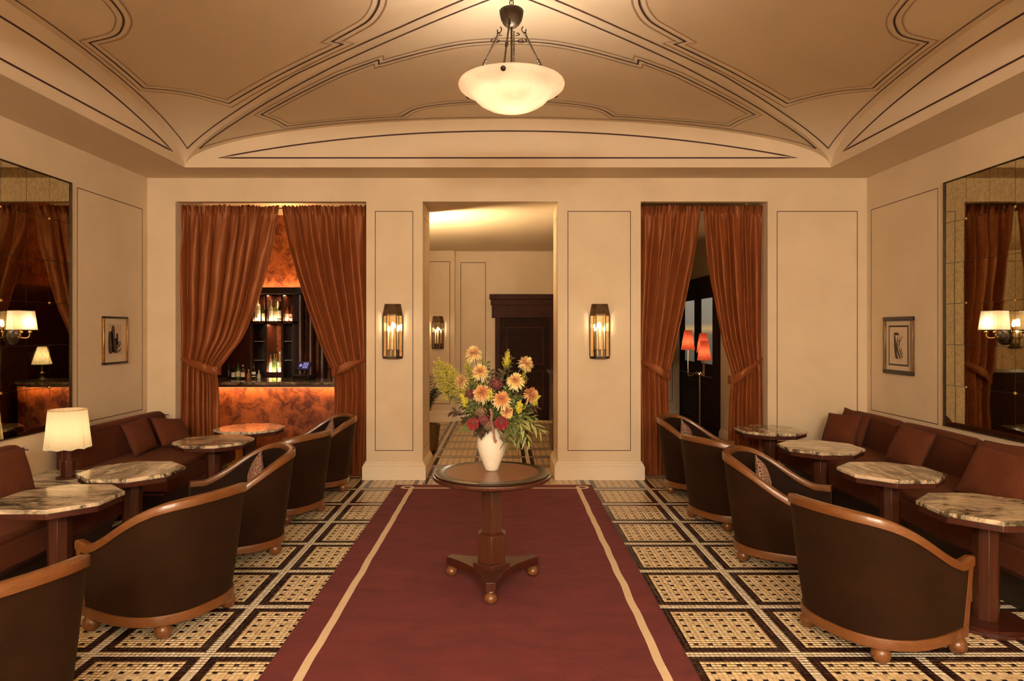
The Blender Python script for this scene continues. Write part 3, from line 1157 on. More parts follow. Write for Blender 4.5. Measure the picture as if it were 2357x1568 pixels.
# ------------------------------------------------------------------ curtains
def curtain(label, Yc, zt, outer, inner, tie_px, folds, seed, side):
    """outer / inner: (x, z) edge poly-lines in the curtain plane; side +1 when the tie hook is at lower x"""
    t = thing('satin_curtain', label, 'curtain', (0, 0, 0), group='copper satin curtains in the openings')
    zo = np.array([p[1] for p in outer][::-1])
    xo = np.array([p[0] for p in outer][::-1])
    zi = np.array([p[1] for p in inner][::-1])
    xi = np.array([p[0] for p in inner][::-1])
    (thx, thz), (tix, tiz) = tie_px
    NU, NV = 260, 120
    zb = 0.015
    rnd = random.Random(seed)
    ph = [rnd.uniform(0, 6.28) for _ in range(6)]
    # uneven fold spacing
    knots = np.cumsum([rnd.uniform(0.6, 1.4) for _ in range(folds)])
    knots = np.concatenate([[0], knots]) / knots[-1]
    amps = [rnd.uniform(0.65, 1.15) for _ in range(folds + 1)]

    def fold_phase(u):
        return float(np.interp(u, knots, np.arange(folds + 1)))

    def fn(s_, t_):
        z = zt + (zb - zt) * (t_ ** 0.92)
        a, b = float(np.interp(z, zo, xo)), float(np.interp(z, zi, xi))
        ztie = thz + (tiz - thz) * s_
        dz = z - ztie
        pinch = math.exp(-(dz / 0.16) ** 2)
        lowf = sstep(-dz, 0.0, 0.8)
        f = fold_phase(min(1, max(0, s_ + 0.015 * math.sin(z * 1.9 + ph[0]) * (1 - pinch))))
        w = abs(b - a)
        ik = int(min(folds - 1, f))
        af = amps[ik] * (1 - (f - ik)) + amps[min(folds - 1, ik + 1)] * (f - ik)
        amp = min(0.105, 0.66 * w / folds) * af * (1 - 0.25 * pinch) * (0.30 + 0.70 * sstep(zt - z, 0.03, 0.7))
        lobe = math.sqrt(math.sin(PI * f + 0.25 * math.sin(z * 1.3 + ph[1])) ** 2 + 0.035)
        yy = amp * (0.62 - 1.25 * lobe) + 0.018 * math.sin(PI * f * 0.7 + ph[3] + z * .5) + 0.006 * math.sin(2 * PI * f * 2.0 + ph[2] + z * 0.9) * (1 - sstep(zt - z, .1, .7))
        xx = a + (b - a) * s_ + 0.25 * amp * math.sin(2 * PI * f + ph[4]) * math.sin(PI * s_)
        # gathered heading
        head = 1 - sstep(zt - z, 0.02, 0.13)
        ru = math.sin(2 * PI * f * 3.7 + ph[5]) + 0.6 * math.sin(2 * PI * f * 5.9)
        yy += 0.014 * head * ru - 0.012 * head
        zz = z + 0.008 * head * math.sin(2 * PI * f * 4.1 + ph[1])
        # swag: cloth bellies out above the tie and hangs in front
        yy -= 0.07 * math.exp(-((dz - 0.10) / 0.22) ** 2) * sstep(s_, 0.2, 0.9)
        yy -= 0.02 * lowf
        zz += 0.02 * noise.noise((xx * 5, z * 3, seed)) * 0.3
        yy += 0.022 * noise.noise((xx * 4 + z * 1.2, z * 1.5, seed + 3)) + 0.003 * noise.noise((xx * 9, z * 4, seed + 8))
        return (xx, Yc + yy, max(0.012, zz))
    mb = MB().grid(fn, NU, NV)
    mb.build('drape', M['satin'], t, smooth=True, angle=80)
    # tie band: out from the hook, across the front, round the inner edge and back
    pts = []
    sgn = 1 if tix > thx else -1
    for q in np.linspace(0, 1, 26):
        x = thx + (tix - thx) * q
        z = thz + (tiz - thz) * (q ** 1.15)
        pts.append(Vector((x, Yc - 0.015 - 0.115 * math.sin(min(1, q * 1.35) * PI / 2) * (1 - 0.55 * sstep(q, .75, 1)), z)))
    for q in np.linspace(0.1, 1, 12):
        a = q * PI
        pts.append(Vector((tix + sgn * 0.035 * math.sin(a), Yc - 0.07 + 0.06 * (1 - math.cos(a)), tiz - 0.004 * q)))
    tb = MB()
    rings = []
    for k, p in enumerate(pts):
        h = 0.018 + 0.030 * sstep(k, 0, 16)
        ring = []
        for i in range(9):
            w = (i / 8 - 0.5) * 2
            ring.append(p + Vector((0, -0.010 * (1 - w * w) - 0.003 * math.sin(w * 9 + k * .4), w * h)))
        rings.append(ring)
    tb.loft(rings, False, False)
    tbo = tb.build('tieback', M['satin'], t, smooth=True, angle=80)
    MB().tube([(thx - sgn * 0.03, Yc - 0.0, thz + .005), (thx + sgn * .01, Yc - 0.015, thz), (thx, Yc - 0.025, thz + 0.02)], 0.006, 6).build('hook', M['brass'], tbo, smooth=True)
    return t


YC = 7.70
cz = lambda y: at(0, y, YC).z
cxp = lambda x: at(x, 0, YC).x
ZT = 3.052
E_ = lambda pts: [(cxp(x), min(ZT, cz(y))) for x, y in pts]
curtain('copper satin curtain tied back toward the corner beside the bar', YC, ZT,
        E_([(413, 470), (415, 820), (414, 900), (411, 1105)]),
        E_([(642, 470), (628, 560), (608, 640), (586, 712), (556, 782), (522, 832), (503, 858), (504, 905), (508, 1000), (511, 1105)]),
        ((cxp(413), cz(824)), (cxp(502), cz(853))), 8, 11, 1)
curtain('copper satin curtain tied back beside the narrow pier, bar side', YC, ZT,
        E_([(846, 470), (846, 820), (846, 1105)]),
        E_([(647, 470), (663, 560), (683, 640), (706, 715), (733, 785), (757, 832), (769, 858), (769, 905), (765, 1000), (764, 1105)]),
        ((cxp(841), cz(828)), (cxp(771), cz(857))), 6, 23, -1)
curtain('copper satin curtain tied back beside the wide pier', YC, ZT,
        E_([(1472, 470), (1471, 820), (1472, 1105)]),
        E_([(1613, 470), (1604, 560), (1590, 640), (1574, 715), (1557, 785), (1542, 838), (1536, 862), (1538, 905), (1541, 1000), (1538, 1105)]),
        ((cxp(1473), cz(832)), (cxp(1535), cz(866))), 5, 37, 1)
curtain('copper satin curtain tied back beside the wall panel behind the last marble table', YC, ZT,
        E_([(1757, 470), (1757, 820), (1757, 900), (1754, 1105)]),
        E_([(1617, 470), (1625, 560), (1635, 640), (1648, 715), (1661, 785), (1673, 838), (1680, 868), (1678, 905), (1674, 1000), (1674, 1105)]),
        ((cxp(1753), cz(828)), (cxp(1682), cz(874))), 5, 51, -1)
for (a, b), lab in ((OPEN[0], 'thin curtain rod across the bar opening'), (OPEN[2], 'thin curtain rod across the opening with the coral lamp')):
    mb = MB().tube([(a, YC + .03, 3.03), (b, YC + .03, 3.03)], 0.007, 10)
    tag(mb.build('curtain_rod', M['bronze'], smooth=True), lab, 'curtain rod')


# ------------------------------------------------------------------ gridded mirrors
def wall_mirror(x, inward, label):
    t = thing('wall_mirror', label, 'mirror', (x, 0, 0), group='gridded antique mirrors')
    z0, dz, yA, dy, nc = 0.79, 0.365, 6.19, 0.285, 9
    fr = MB()
    w = 0.007
    yE = yA - nc * dy
    for (a0, a1, b0, b1) in ((yE - w, yA + w, z0 - w, z0), (yE - w, yA + w, z0 + 6 * dz, z0 + 6 * dz + w), (yE - w, yE, z0, z0 + 6 * dz), (yA, yA + w, z0, z0 + 6 * dz)):
        xa, xb = sorted((inward * 0.001, inward * 0.022))
        fr.box(xa, xb, a0, a1, b0, b1)
    fr.build('frame', M['dark_bronze'], t)
    xa, xb = sorted((inward * 0.001, inward * 0.008))
    MB().box(xa, xb, yE, yA, z0, z0 + 6 * dz).build('backing', M['black_wood'], t)
    pane = MB()
    g = 0.0016
    bv = 0.0003
    o0 = inward * 0.0085
    o1 = inward * 0.0098
    ring0 = [(o0, g, g), (o0, dy - g, g), (o0, dy - g, dz - g), (o0, g, dz - g)]
    ring1 = [(o1, g + bv, g + bv), (o1, dy - g - bv, g + bv), (o1, dy - g - bv, dz - g - bv), (o1, g + bv, dz - g - bv)]
    pane.add(ring0 + ring1, [(4, 5, 6, 7), (0, 1, 5, 4), (1, 2, 6, 5), (2, 3, 7, 6), (3, 0, 4, 7)])
    me_ = None
    rn = random.Random(int(x * 10))
    for i in range(nc):
        for j in range(6):
            if me_ is None:
                o = pane.build('pane', M['mirror'], t)
                me_ = o.data
            else:
                o = bpy.data.objects.new('pane', me_)
                C.objects.link(o)
                o.parent = t
            o.location = (0, yA - (i + 1) * dy, z0 + j * dz)
            o.rotation_euler = (rn.uniform(-1, 1) * .0006, rn.uniform(-1, 1) * .0012, rn.uniform(-1, 1) * .0012)
    ros = MB().lathe([(0.001, 0.008), (0.008, 0.007), (0.012, 0.003), (0.0135, -0.002)], 14, caps=False)
    rme = None
    for i in (1, 3, 5, 7):
        for j in (1, 3, 5):
            if rme is None:
                o = ros.build('rosette', M['gold'], t, smooth=True)
                rme = o.data
            else:
                o = bpy.data.objects.new('rosette', rme)
                C.objects.link(o)
                o.parent = t
            o.location = (inward * 0.013, yA - i * dy, z0 + j * dz)
            o.rotation_euler = (0, inward * PI / 2, 0)
    return t


wall_mirror(XL, 1, 'gridded antique mirror with gilt rosettes above the marble lamp shelf')
wall_mirror(XR, -1, 'gridded antique mirror with gilt rosettes above the long rust bench')


def mirror_sconce(x, inward, y, label):
    t = thing('wall_sconce', label, 'wall lamp', (x, y, 1.62), group='pleated sconces on the mirrors')
    s_ = inward
    MB().lathe([(0.070, 0.0), (0.070, 0.010), (0.058, 0.022), (0.045, 0.026), (0.040, 0.040), (0.020, 0.050), (0.002, 0.052)], 28).build('backplate', M['dark_bronze'], t, smooth=True, loc=(s_ * 0.013, 0, -0.02), rot=(0, s_ * PI / 2, 0))
    for k in (-1, 1):
        MB().tube(spline([(s_ * .05, 0, -0.02), (s_ * .09, k * .03, -0.035), (s_ * .115, k * .05, -0.025), (s_ * .12, k * .053, 0.01)], 6), 0.006, 8).build('arm', M['brass'], t, smooth=True)
        MB().lathe([(0.012, 0.0), (0.018, 0.008), (0.011, 0.016), (0.011, 0.05)], 14, (s_ * .12, k * .053)).build('candle_cup', M['brass'], t, smooth=True, loc=(0, 0, 0.005))
        MB().lathe([(0.006, 0.066), (0.013, 0.085), (0.010, 0.105), (0.002, 0.125)], 12, (s_ * .12, k * .053)).build('bulb', M['bulb'], t, smooth=True, loc=(0, 0, -.01))
    # half shade of pleated silk: rounded box plan, open top and bottom, rim bands
    def outline(q, grow, z):
        a = -PI / 2 + q * PI
        ex = 0.42
        cx = math.copysign(abs(math.cos(a)) ** ex, math.cos(a))
        sy = math.copysign(abs(math.sin(a)) ** ex, math.sin(a))
        pl = 0.0022 * math.sin(q * 2 * PI * 42)
        return (s_ * (0.050 + (0.115 * grow + pl) * max(0, cx)), (0.118 * grow + pl) * sy, z)
    sh = MB().grid(lambda a, b: outline(a, 0.86 + 0.14 * b, 0.185 - 0.155 * b), 260, 8)
    sh.build('shade', M['shade_white'], t, smooth=True, angle=80)
    for zz, g in ((0.185, 0.86), (0.030, 1.0)):
        MB().tube([outline(q, g * 1.01, zz) for q in np.linspace(0, 1, 40)], 0.0035, 6).build('rim', M['bronze'], t, smooth=True)
    light('sconce_light', 'POINT', (s_ * .115, 0, 0.09), 0.5, WARM, 0.03, parent=t)
    return t


mirror_sconce(XL, 1, 5.45, 'ivory pleated sconce on the mirror above the silk table lamp')
mirror_sconce(XR, -1, 5.45, 'ivory pleated sconce on the mirror over the long rust bench')


# ------------------------------------------------------------------ wall lanterns
def lantern(x, y, z, sc, label, tint=1.0):
    """half-hexagonal bronze lantern on a wall facing -Y; z is its underside"""
    t = thing('wall_lantern', label, 'wall lantern', (x, y, z), group='bronze candle lanterns')
    t.scale = (sc, sc, sc)
    W, D, Hh, Ht, TW = 0.108, 0.095, 0.475, 0.125, 0.088
    pl = [(-W, 0), (-W, -0.03), (-0.052, -D), (0.052, -D), (W, -0.03), (W, 0)]
    pt = [(q * TW / W, r * 0.55) for q, r in pl]
    MB().prism(pl[::-1], 0, 0.022).build('base', M['dark_bronze'], t)
    roof = MB().prism(pl[::-1], Hh + 0.012, Hh + Ht, pt[::-1])
    roof.prism(pl[::-1], Hh - 0.006, Hh + 0.012)
    roof.build('roof', M['bronze'], t)
    MB().box(-W + .006, W - .006, -0.006, -0.002, 0.02, Hh).build('reflector', plain_cached('lantern_reflector'), t)
    for i, (px_, py_) in enumerate(pl):
        MB().box(px_ - .005, px_ + .005, py_ - .003 if py_ else -.006, py_ + .005 if py_ else 0, 0.02, Hh).build('upright', M['dark_bronze'], t)
    for i in range(5):
        a, b = Vector(pl[i]), Vector(pl[i + 1])
        MB().add([(a.x, a.y, .022), (b.x, b.y, .022), (b.x, b.y, Hh - .006), (a.x, a.y, Hh - .006)], [(0, 1, 2, 3)]).build('glass_pane', M['glass'], t)
    for dx, zz in ((-0.045, 0.30), (0.0, 0.345), (0.055, 0.30)):
        yy = -0.045 if dx else -0.035
        cb = MB().lathe([(0.012, 0.022), (0.012, 0.085), (0.017, 0.09), (0.017, 0.10)], 12, (dx, yy))
        cb.build('candle_cup', M['dark_bronze'], t, smooth=True)
        MB().lathe([(0.011, 0.10), (0.010, zz)], 12, (dx, yy)).build('candle', M['candle'], t, smooth=True)
        MB().lathe([(0.005, zz), (0.011, zz + .016), (0.008, zz + .034), (0.001, zz + .055)], 10, (dx, yy)).build('flame_bulb', M['flame'], t, smooth=True)
    light('lantern_light', 'POINT', (0, -0.050, 0.36), 3.2 * tint, WARM, 0.03, parent=t)
    return t


def plain_cached(n, _c={}):
    if n not in _c:
        _c[n] = plain(n, (0.42, 0.31, 0.17), 0.10, 1.0)
    return _c[n]


zl = at(0, 825, YB).z
lantern(at(904.5, 0, YB).x, YB, zl, 1.0, 'bronze lantern with candle bulbs on the narrow pier')
lantern(at(1380, 0, YB).x, YB, zl, 1.0, 'bronze lantern with candle bulbs on the wide pier')
lantern(at(1008, 0, HY - .1).x, HY - 0.10, at(0, 803, HY - .1).z, 0.98, 'bronze lantern with candle bulbs on the hall wall beyond the bouquet', 1.2)


# ------------------------------------------------------------------ framed pictures
def picture(x, inward, y0, y1, z0, z1, label, kind):
    t = thing('framed_picture', label, 'picture', (x, (y0 + y1) / 2, (z0 + z1) / 2))
    hw, hh, s_ = (y1 - y0) / 2, (z1 - z0) / 2, inward
    X = lambda d: s_ * d

    def flat(poly, d, name, mat, mi=None):
        MB().add([(X(d), q, r) for q, r in poly], [tuple(range(len(poly)))]).build(name, mat, t)
    rect = lambda a, b: [(-a, -b), (a, -b), (a, b), (-a, b)]
    fw = 0.020 if kind == 'cactus' else 0.042
    fm = M['gold'] if kind == 'cactus' else M['frame2']
    for (a0, a1, b0, b1, dark) in ((-hw, hw, hh - fw, hh, 1), (-hw, hw, -hh, -hh + fw, 1), (-hw, -hw + fw, -hh + fw, hh - fw, 0), (hw - fw, hw, -hh + fw, hh - fw, 0)):
        xa, xb = sorted((X(0.001), X(0.026)))
        mat = M['black_wood'] if dark else fm
        MB().box(xa, xb, a0, a1, b0, b1).build('frame_rail', mat, t, bevel=0.004)
    flat(rect(hw - fw, hh - fw), 0.010, 'mat_board', M['paper'])
    if kind == 'cactus':
        iw, ih = hw * 0.56, hh * 0.64
        flat([(q, r + .01) for q, r in rect(iw, ih)], 0.0112, 'print', M['sepia'])
        shapes = MB()
        def blob(c, w, h, n=14):
            shapes.add([(X(0.0122), c[0] + w * math.copysign(abs(math.cos(a)) ** .6, math.cos(a)), c[1] + h * math.copysign(abs(math.sin(a)) ** .6, math.sin(a))) for a in np.linspace(0, 2 * PI, n, endpoint=False)], [tuple(range(n))])
        f = -1 if s_ > 0 else 1     # photo's left side is nearer to the camera
        yy = lambda q: q * iw
        blob((yy(-.66), -.20 * ih + .01), .33 * iw, .74 * ih)
        blob((yy(-.30), .02 * ih + .01), .26 * iw, .90 * ih)
        blob((yy(.02), -.42 * ih + .01), .34 * iw, .50 * ih)
        blob((yy(.28), -.05 * ih + .01), .17 * iw, .46 * ih)
        for q, r in ((.62, -.22), (.74, -.34), (.60, -.50), (.78, -.72), (.5, -.8)):
            r = r * ih + .01
            shapes.add([(X(0.0122), yy(q) - .028, r - .022), (X(0.0122), yy(q) + .018, r + .010), (X(0.0122), yy(q) + .016, r + .018), (X(0.0122), yy(q) - .030, r - .008)], [(0, 1, 2, 3)])
        shapes.build('cactus_shapes', M['ink'], t)
        hl = MB()
        for q, r, h in ((-.66, -.02, .3), (-.5, -.06, .35), (-.22, .0, .4), (-.12, -.05, .3), (.2, -.03, .15), (.3, -.08, .2)):
            hl.add([(X(0.0127), yy(q) - .003, r - h * ih), (X(0.0127), yy(q) + .003, r - h * ih), (X(0.0127), yy(q) + .002, r + h * ih), (X(0.0127), yy(q) - .002, r + h * ih)], [(0, 1, 2, 3)])
        hl.build('cactus_ribs', M['sepia2'], t)
    else:
        iw, ih = hw * 0.60, hh * 0.64
        flat(rect(iw + .018, ih + .018), 0.0112, 'inner_frame', M['black_wood'])
        flat(rect(iw, ih), 0.0122, 'print', M['paper'])
        st = MB()
        rn = random.Random(4)
        def stroke(pts, w):
            P = [Vector((X(0.0130), q * iw, r * ih)) for q, r in pts]
            P = spline(P, 5)
            a, b = [], []
            for k in range(len(P)):
                d = P[min(k + 1, len(P) - 1)] - P[max(0, k - 1)]
                nn = Vector((0, -d.z, d.y)).normalized() * w * iw * (0.4 + 0.6 * math.sin(PI * k / (len(P) - 1)))
                a.append(P[k] + nn)
                b.append(P[k] - nn)
            m = len(a)
            st.add(a + b, [(i, i + 1, m + i + 1, m + i) for i in range(m - 1)])
        g = 1 if s_ < 0 else -1
        G = lambda pts: [(-q, r) for q, r in pts]
        stroke(G([(-.5, .62), (-.2, .64), (.1, .6)]), .10)
        stroke(G([(-.40, .60), (-.36, .2), (-.30, -.2), (-.2, -.6), (.0, -.68)]), .14)
        stroke(G([(-.05, .45), (-.12, .1), (-.1, -.2), (.1, -.5), (.25, -.68)]), .08)
        stroke(G([(.1, .35), (.2, .25), (.45, .55)]), .04)
        stroke(G([(.1, .35), (.12, .1), (.05, -.05)]), .06)
        stroke(G([(.05, -.05), (.25, -.35), (.5, -.65)]), .05)
        stroke(G([(.25, .0), (.4, -.3), (.55, -.55)]), .02)
        for k in range(26):
            q, r = rn.uniform(-.5, .5), rn.uniform(-.7, .6)
            stroke([(q, r), (q + rn.uniform(-.06, .1), r - .08), (q + rn.uniform(-.1, .2), r - .18)], .012)
        st.build('ink_drawing', M['ink2'], t)
    return t


M['paper'] = mottled('aged_paper', (0.60, 0.46, 0.31), (0.66, 0.51, 0.35), 6, 0.8)
M['sepia'] = mottled('sepia_print', (0.48, 0.34, 0.22), (0.55, 0.40, 0.27), 6, 0.6)
M['sepia2'] = plain('sepia_mid', (0.20, 0.12, 0.07), 0.6)
M['ink'] = mottled('dark_print', (0.018, 0.008, 0.006), (0.085, 0.045, 0.024), 26, 0.6, 5)
M['ink2'] = plain('ink', (0.085, 0.050, 0.026), 0.8)
M['frame2'] = wood('dark_gilt_frame', (0.050, 0.018, 0.008), (0.36, 0.19, 0.06), 0.28, (1, 60, 1))
picture(XL, 1, 6.68, 7.116, 1.308, 1.786, 'small gilt framed cactus print on the plaster wall', 'cactus')
picture(XR, -1, 6.657, 7.18, 1.20, 1.785, 'dark framed figure drawing on the plaster wall', 'figure')

# ------------------------------------------------------------------ banquettes
def bench(s_, y0, y1, cuts, label, front):
    """s_ +1: against the right wall, -1: against the left wall; depth is measured from the wall"""
    xw = XR if s_ > 0 else XL
    t = thing('banquette', label, 'bench', (xw, (y0 + y1) / 2, 0))
    hy = (y1 - y0) / 2
    D = abs(front - xw)

    def bx(d0, d1, a, b, z0, z1):
        q = sorted((-s_ * d0, -s_ * d1))
        return MB().box(q[0], q[1], a, b, z0, z1)
    bx(0.045, D - 0.085, -hy + .02, hy - .02, 0.0, 0.205).build('plinth', M['black_wood'], t)
    bx(0.045, D - 0.045, -hy + .005, hy - .005, 0.205, 0.228).build('ledge', M['maho'], t, bevel=0.004)
    bx(0.05, D, -hy, hy, 0.236, 0.405).build('seat_base', M['bench'], t, bevel=0.022, seg=3)
    bx(0.05, D + 0.004, -hy, hy, 0.395, 0.447).build('seat_cushion', M['bench'], t, bevel=0.024, seg=4)
    ys_ = [-hy] + [c - (y0 + y1) / 2 for c in cuts] + [hy]
    for a, b in zip(ys_[:-1], ys_[1:]):
        prof = [(0.05, 0.44), (0.270, 0.43), (0.288, 0.47), (0.300, 0.68), (0.292, 0.750), (0.258, 0.782), (0.19, 0.778), (0.05, 0.70)]
        rings = []
        m = 14
        for k in range(m + 1):
            q = a + 0.004 + (b - a - 0.008) * k / m
            e = min(q - a, b - q)
            sh = 0.030 * max(0, 1 - e / 0.05) ** 2
            puff = 0.012 * math.sin(PI * (q - a) / (b - a))
            rings.append([(-s_ * max(.05, d - (sh if d > .1 else 0) + (puff if d > .2 else 0)), q, z - (sh if z > .5 else 0) + (puff * .3 if z > .7 else 0)) for d, z in prof])
        mb = MB().loft(rings)
        bk = mb.build('back_cushion', M['bench'], t, bevel=0.018, seg=3)
        pp = [(-s_ * 0.300, a + .012 + (b - a - .024) * i / 10, 0.752 - (0.02 if i in (0, 10) else 0)) for i in range(11)]
        MB().tube(pp, 0.0045, 6).build('piping', M['piping'], bk, smooth=True)
    return t


bench(1, 2.60, 7.42, [3.29, 4.36, 5.43, 6.50], 'long rust upholstered bench under the mirror and figure drawing', 2.95)
bench(-1, 5.92, 7.42, [], 'short rust upholstered bench under the cactus print', -2.92)
bench(-1, 2.60, 5.24, [3.14, 4.19], 'rust upholstered bench cut off by the picture edge, near the silk lamp', -2.92)


def pillow_mesh(w, h, th, seed, k=2.6):
    rn = random.Random(seed)
    ph = rn.uniform(0, 6)

    def side(sg):
        def fn(a, b):
            u, v = 2 * a - 1, 2 * b - 1
            pr = max(0, (1 - abs(u) ** k) * (1 - abs(v) ** k)) ** 0.55
            pin = 1 - 0.06 * (1 - u * u) * (v * v) - 0.0
            pin2 = 1 - 0.06 * (1 - v * v) * (u * u)
            wr = 0.006 * math.sin(5 * u + 3 * v + ph) * pr
            return (w / 2 * u * pin2, sg * (th / 2 * pr + wr), h / 2 * v * pin)
        return fn
    mb = MB()
    mb.grid(side(1), 26, 26)
    mb2 = MB().grid(side(-1), 26, 26)
    mb2.f = [f[::-1] for f in mb2.f]
    mb.merge(mb2)
    edge = []
    for i in range(25): edge.append(side(1)(i / 25, 0))
    for i in range(25): edge.append(side(1)(1, i / 25))
    for i in range(25): edge.append(side(1)(1 - i / 25, 1))
    for i in range(26): edge.append(side(1)(0, 1 - i / 25))
    return mb, edge


def pillow(loc, face, lean, roll, w, h, th, label, mat='cushion', seed=1, group=None):
    """face: heading of the front in degrees about Z; lean: backward tilt; roll: turn in its own plane"""
    mb, edge = pillow_mesh(w, h, th, seed)
    t = thing('throw_pillow', label, 'pillow', loc, 0, group)
    Rm = Matrix.Rotation(math.radians(face) + PI / 2, 4, 'Z') @ Matrix.Rotation(math.radians(-lean), 4, 'X') @ Matrix.Rotation(math.radians(roll), 4, 'Y')
    t.rotation_euler = Rm.to_euler()
    body = mb.build('cover', M[mat], t, smooth=True, angle=80)
    MB().tube(edge, 0.0045, 6).build('piping', M['piping'] if mat == 'cushion' else M[mat], t, smooth=True)
    return t


G1 = 'rust pillows on the benches'
pillow((3.596, 7.06, 0.644), 190, 17, 4, 0.41, 0.35, 0.13, 'rust pillow at the far corner of the long bench, the one behind', seed=2, group=G1)
pillow((3.446, 7.00, 0.629), 200, 24, -4, 0.41, 0.34, 0.14, 'rust pillow at the far corner of the long bench, the one in front', seed=3, group=G1)
pillow((3.518, 5.93, 0.633), 186, 24, 4, 0.45, 0.36, 0.15, 'single rust pillow at the middle of the long bench', seed=4, group=G1)
pillow((3.588, 4.90, 0.648), 184, 18, -3, 0.48, 0.38, 0.13, 'rust pillow at the near end of the long bench, mostly hidden by another', seed=5, group=G1)
pillow((3.422, 4.74, 0.636), 190, 28, 3, 0.52, 0.38, 0.16, 'large rust pillow at the near end of the long bench', seed=6, group=G1)
pillow((-3.538, 6.62, 0.623), -6, 22, -6, 0.38, 0.33, 0.12, 'rust pillow on the short bench, the one behind', seed=7, group=G1)
pillow((-3.384, 6.948, 0.613), -14, 36, 10, 0.40, 0.33, 0.14, 'rust pillow on the short bench, the one in front', seed=8, group=G1)
pillow((-3.476, 4.72, 0.645), -8, 24, 6, 0.46, 0.37, 0.14, 'rust pillow cut off by the picture edge', seed=9, group=G1)


# ------------------------------------------------------------------ marble cocktail tables
def cocktail_table():
    t = thing('cocktail_table', 'x', 'table', group='octagonal marble cocktail tables')
    a0 = PI / 8
    R = 0.345
    MB().prism(ngon(8, R, a0), 0.634, 0.660).build('marble_top', M['marble'], t, bevel=0.007, seg=3)
    MB().prism(ngon(8, R - 0.012, a0), 0.600, 0.634).build('under_top', M['maho'], t, bevel=0.003)
    MB().prism(ngon(8, 0.11, a0), 0.585, 0.600).build('bracket', M['maho'], t)
    MB().prism(ngon(8, 0.066, a0), 0.030, 0.600).build('column', M['maho_red'], t, bevel=0.002)
    MB().prism(ngon(8, 0.235, a0), 0.0, 0.020, ngon(8, 0.235, a0)).prism(ngon(8, 0.225, a0), 0.020, 0.034, ngon(8, 0.205, a0)).build('foot', M['maho'], t, bevel=0.003)
    return t


TABS = [((-2.655, 4.07, 0), 'octagonal marble table nearest the silk lamp'),
        ((-2.642, 4.84, 0), 'octagonal marble table just behind the one nearest the silk lamp'),
        ((-2.62, 6.15, 0), 'octagonal marble table before the short bench, third along on the bar side'),
        ((-2.594, 6.94, 0), 'octagonal marble table closest to the bar opening, reflecting orange'),
        ((2.708, 3.84, 0), 'octagonal marble table cut off by the picture edge before the long bench'),
        ((2.72, 4.815, 0), 'octagonal marble table second along before the long bench'),
        ((2.692, 5.825, 0), 'octagonal marble table third along before the long bench'),
        ((2.653, 6.82, 0), 'octagonal marble table closest to the far curtain, by the long bench')]
tproto = cocktail_table()
for i, (loc, lab) in enumerate(TABS):
    if i == 0:
        tproto.location = loc
        tproto['label'] = lab
    else:
        dup(tproto, loc, (i % 4) * PI / 2, lab)


# ------------------------------------------------------------------ tub chairs
def chair_outline(q, a, b, fx, fy, ex=0.86):
    """horseshoe from the front of the right arm (y<0) round the back to the front of the left arm"""
    xc = 0.25
    if q < 0.2:
        w = q / 0.2
        return (fx + (xc - fx) * w, -(fy + (b - fy) * math.sin(w * PI / 2)))
    if q > 0.8:
        w = (1 - q) / 0.2
        return (fx + (xc - fx) * w, (fy + (b - fy) * math.sin(w * PI / 2)))
    p = (q - 0.2) / 0.6 * PI
    sx, cy = math.sin(p), math.cos(p)
    return (xc - a * abs(sx) ** ex, -b * math.copysign(abs(cy) ** ex, cy))


def chair_ztop(x):
    return 0.748 - 0.272 * (0.45 * min(1, max(0, (x + 0.16) / 0.56)) + 0.55 * sstep(x, -0.12, 0.41)) + 0.007 * sstep(x, 0.40, 0.52)


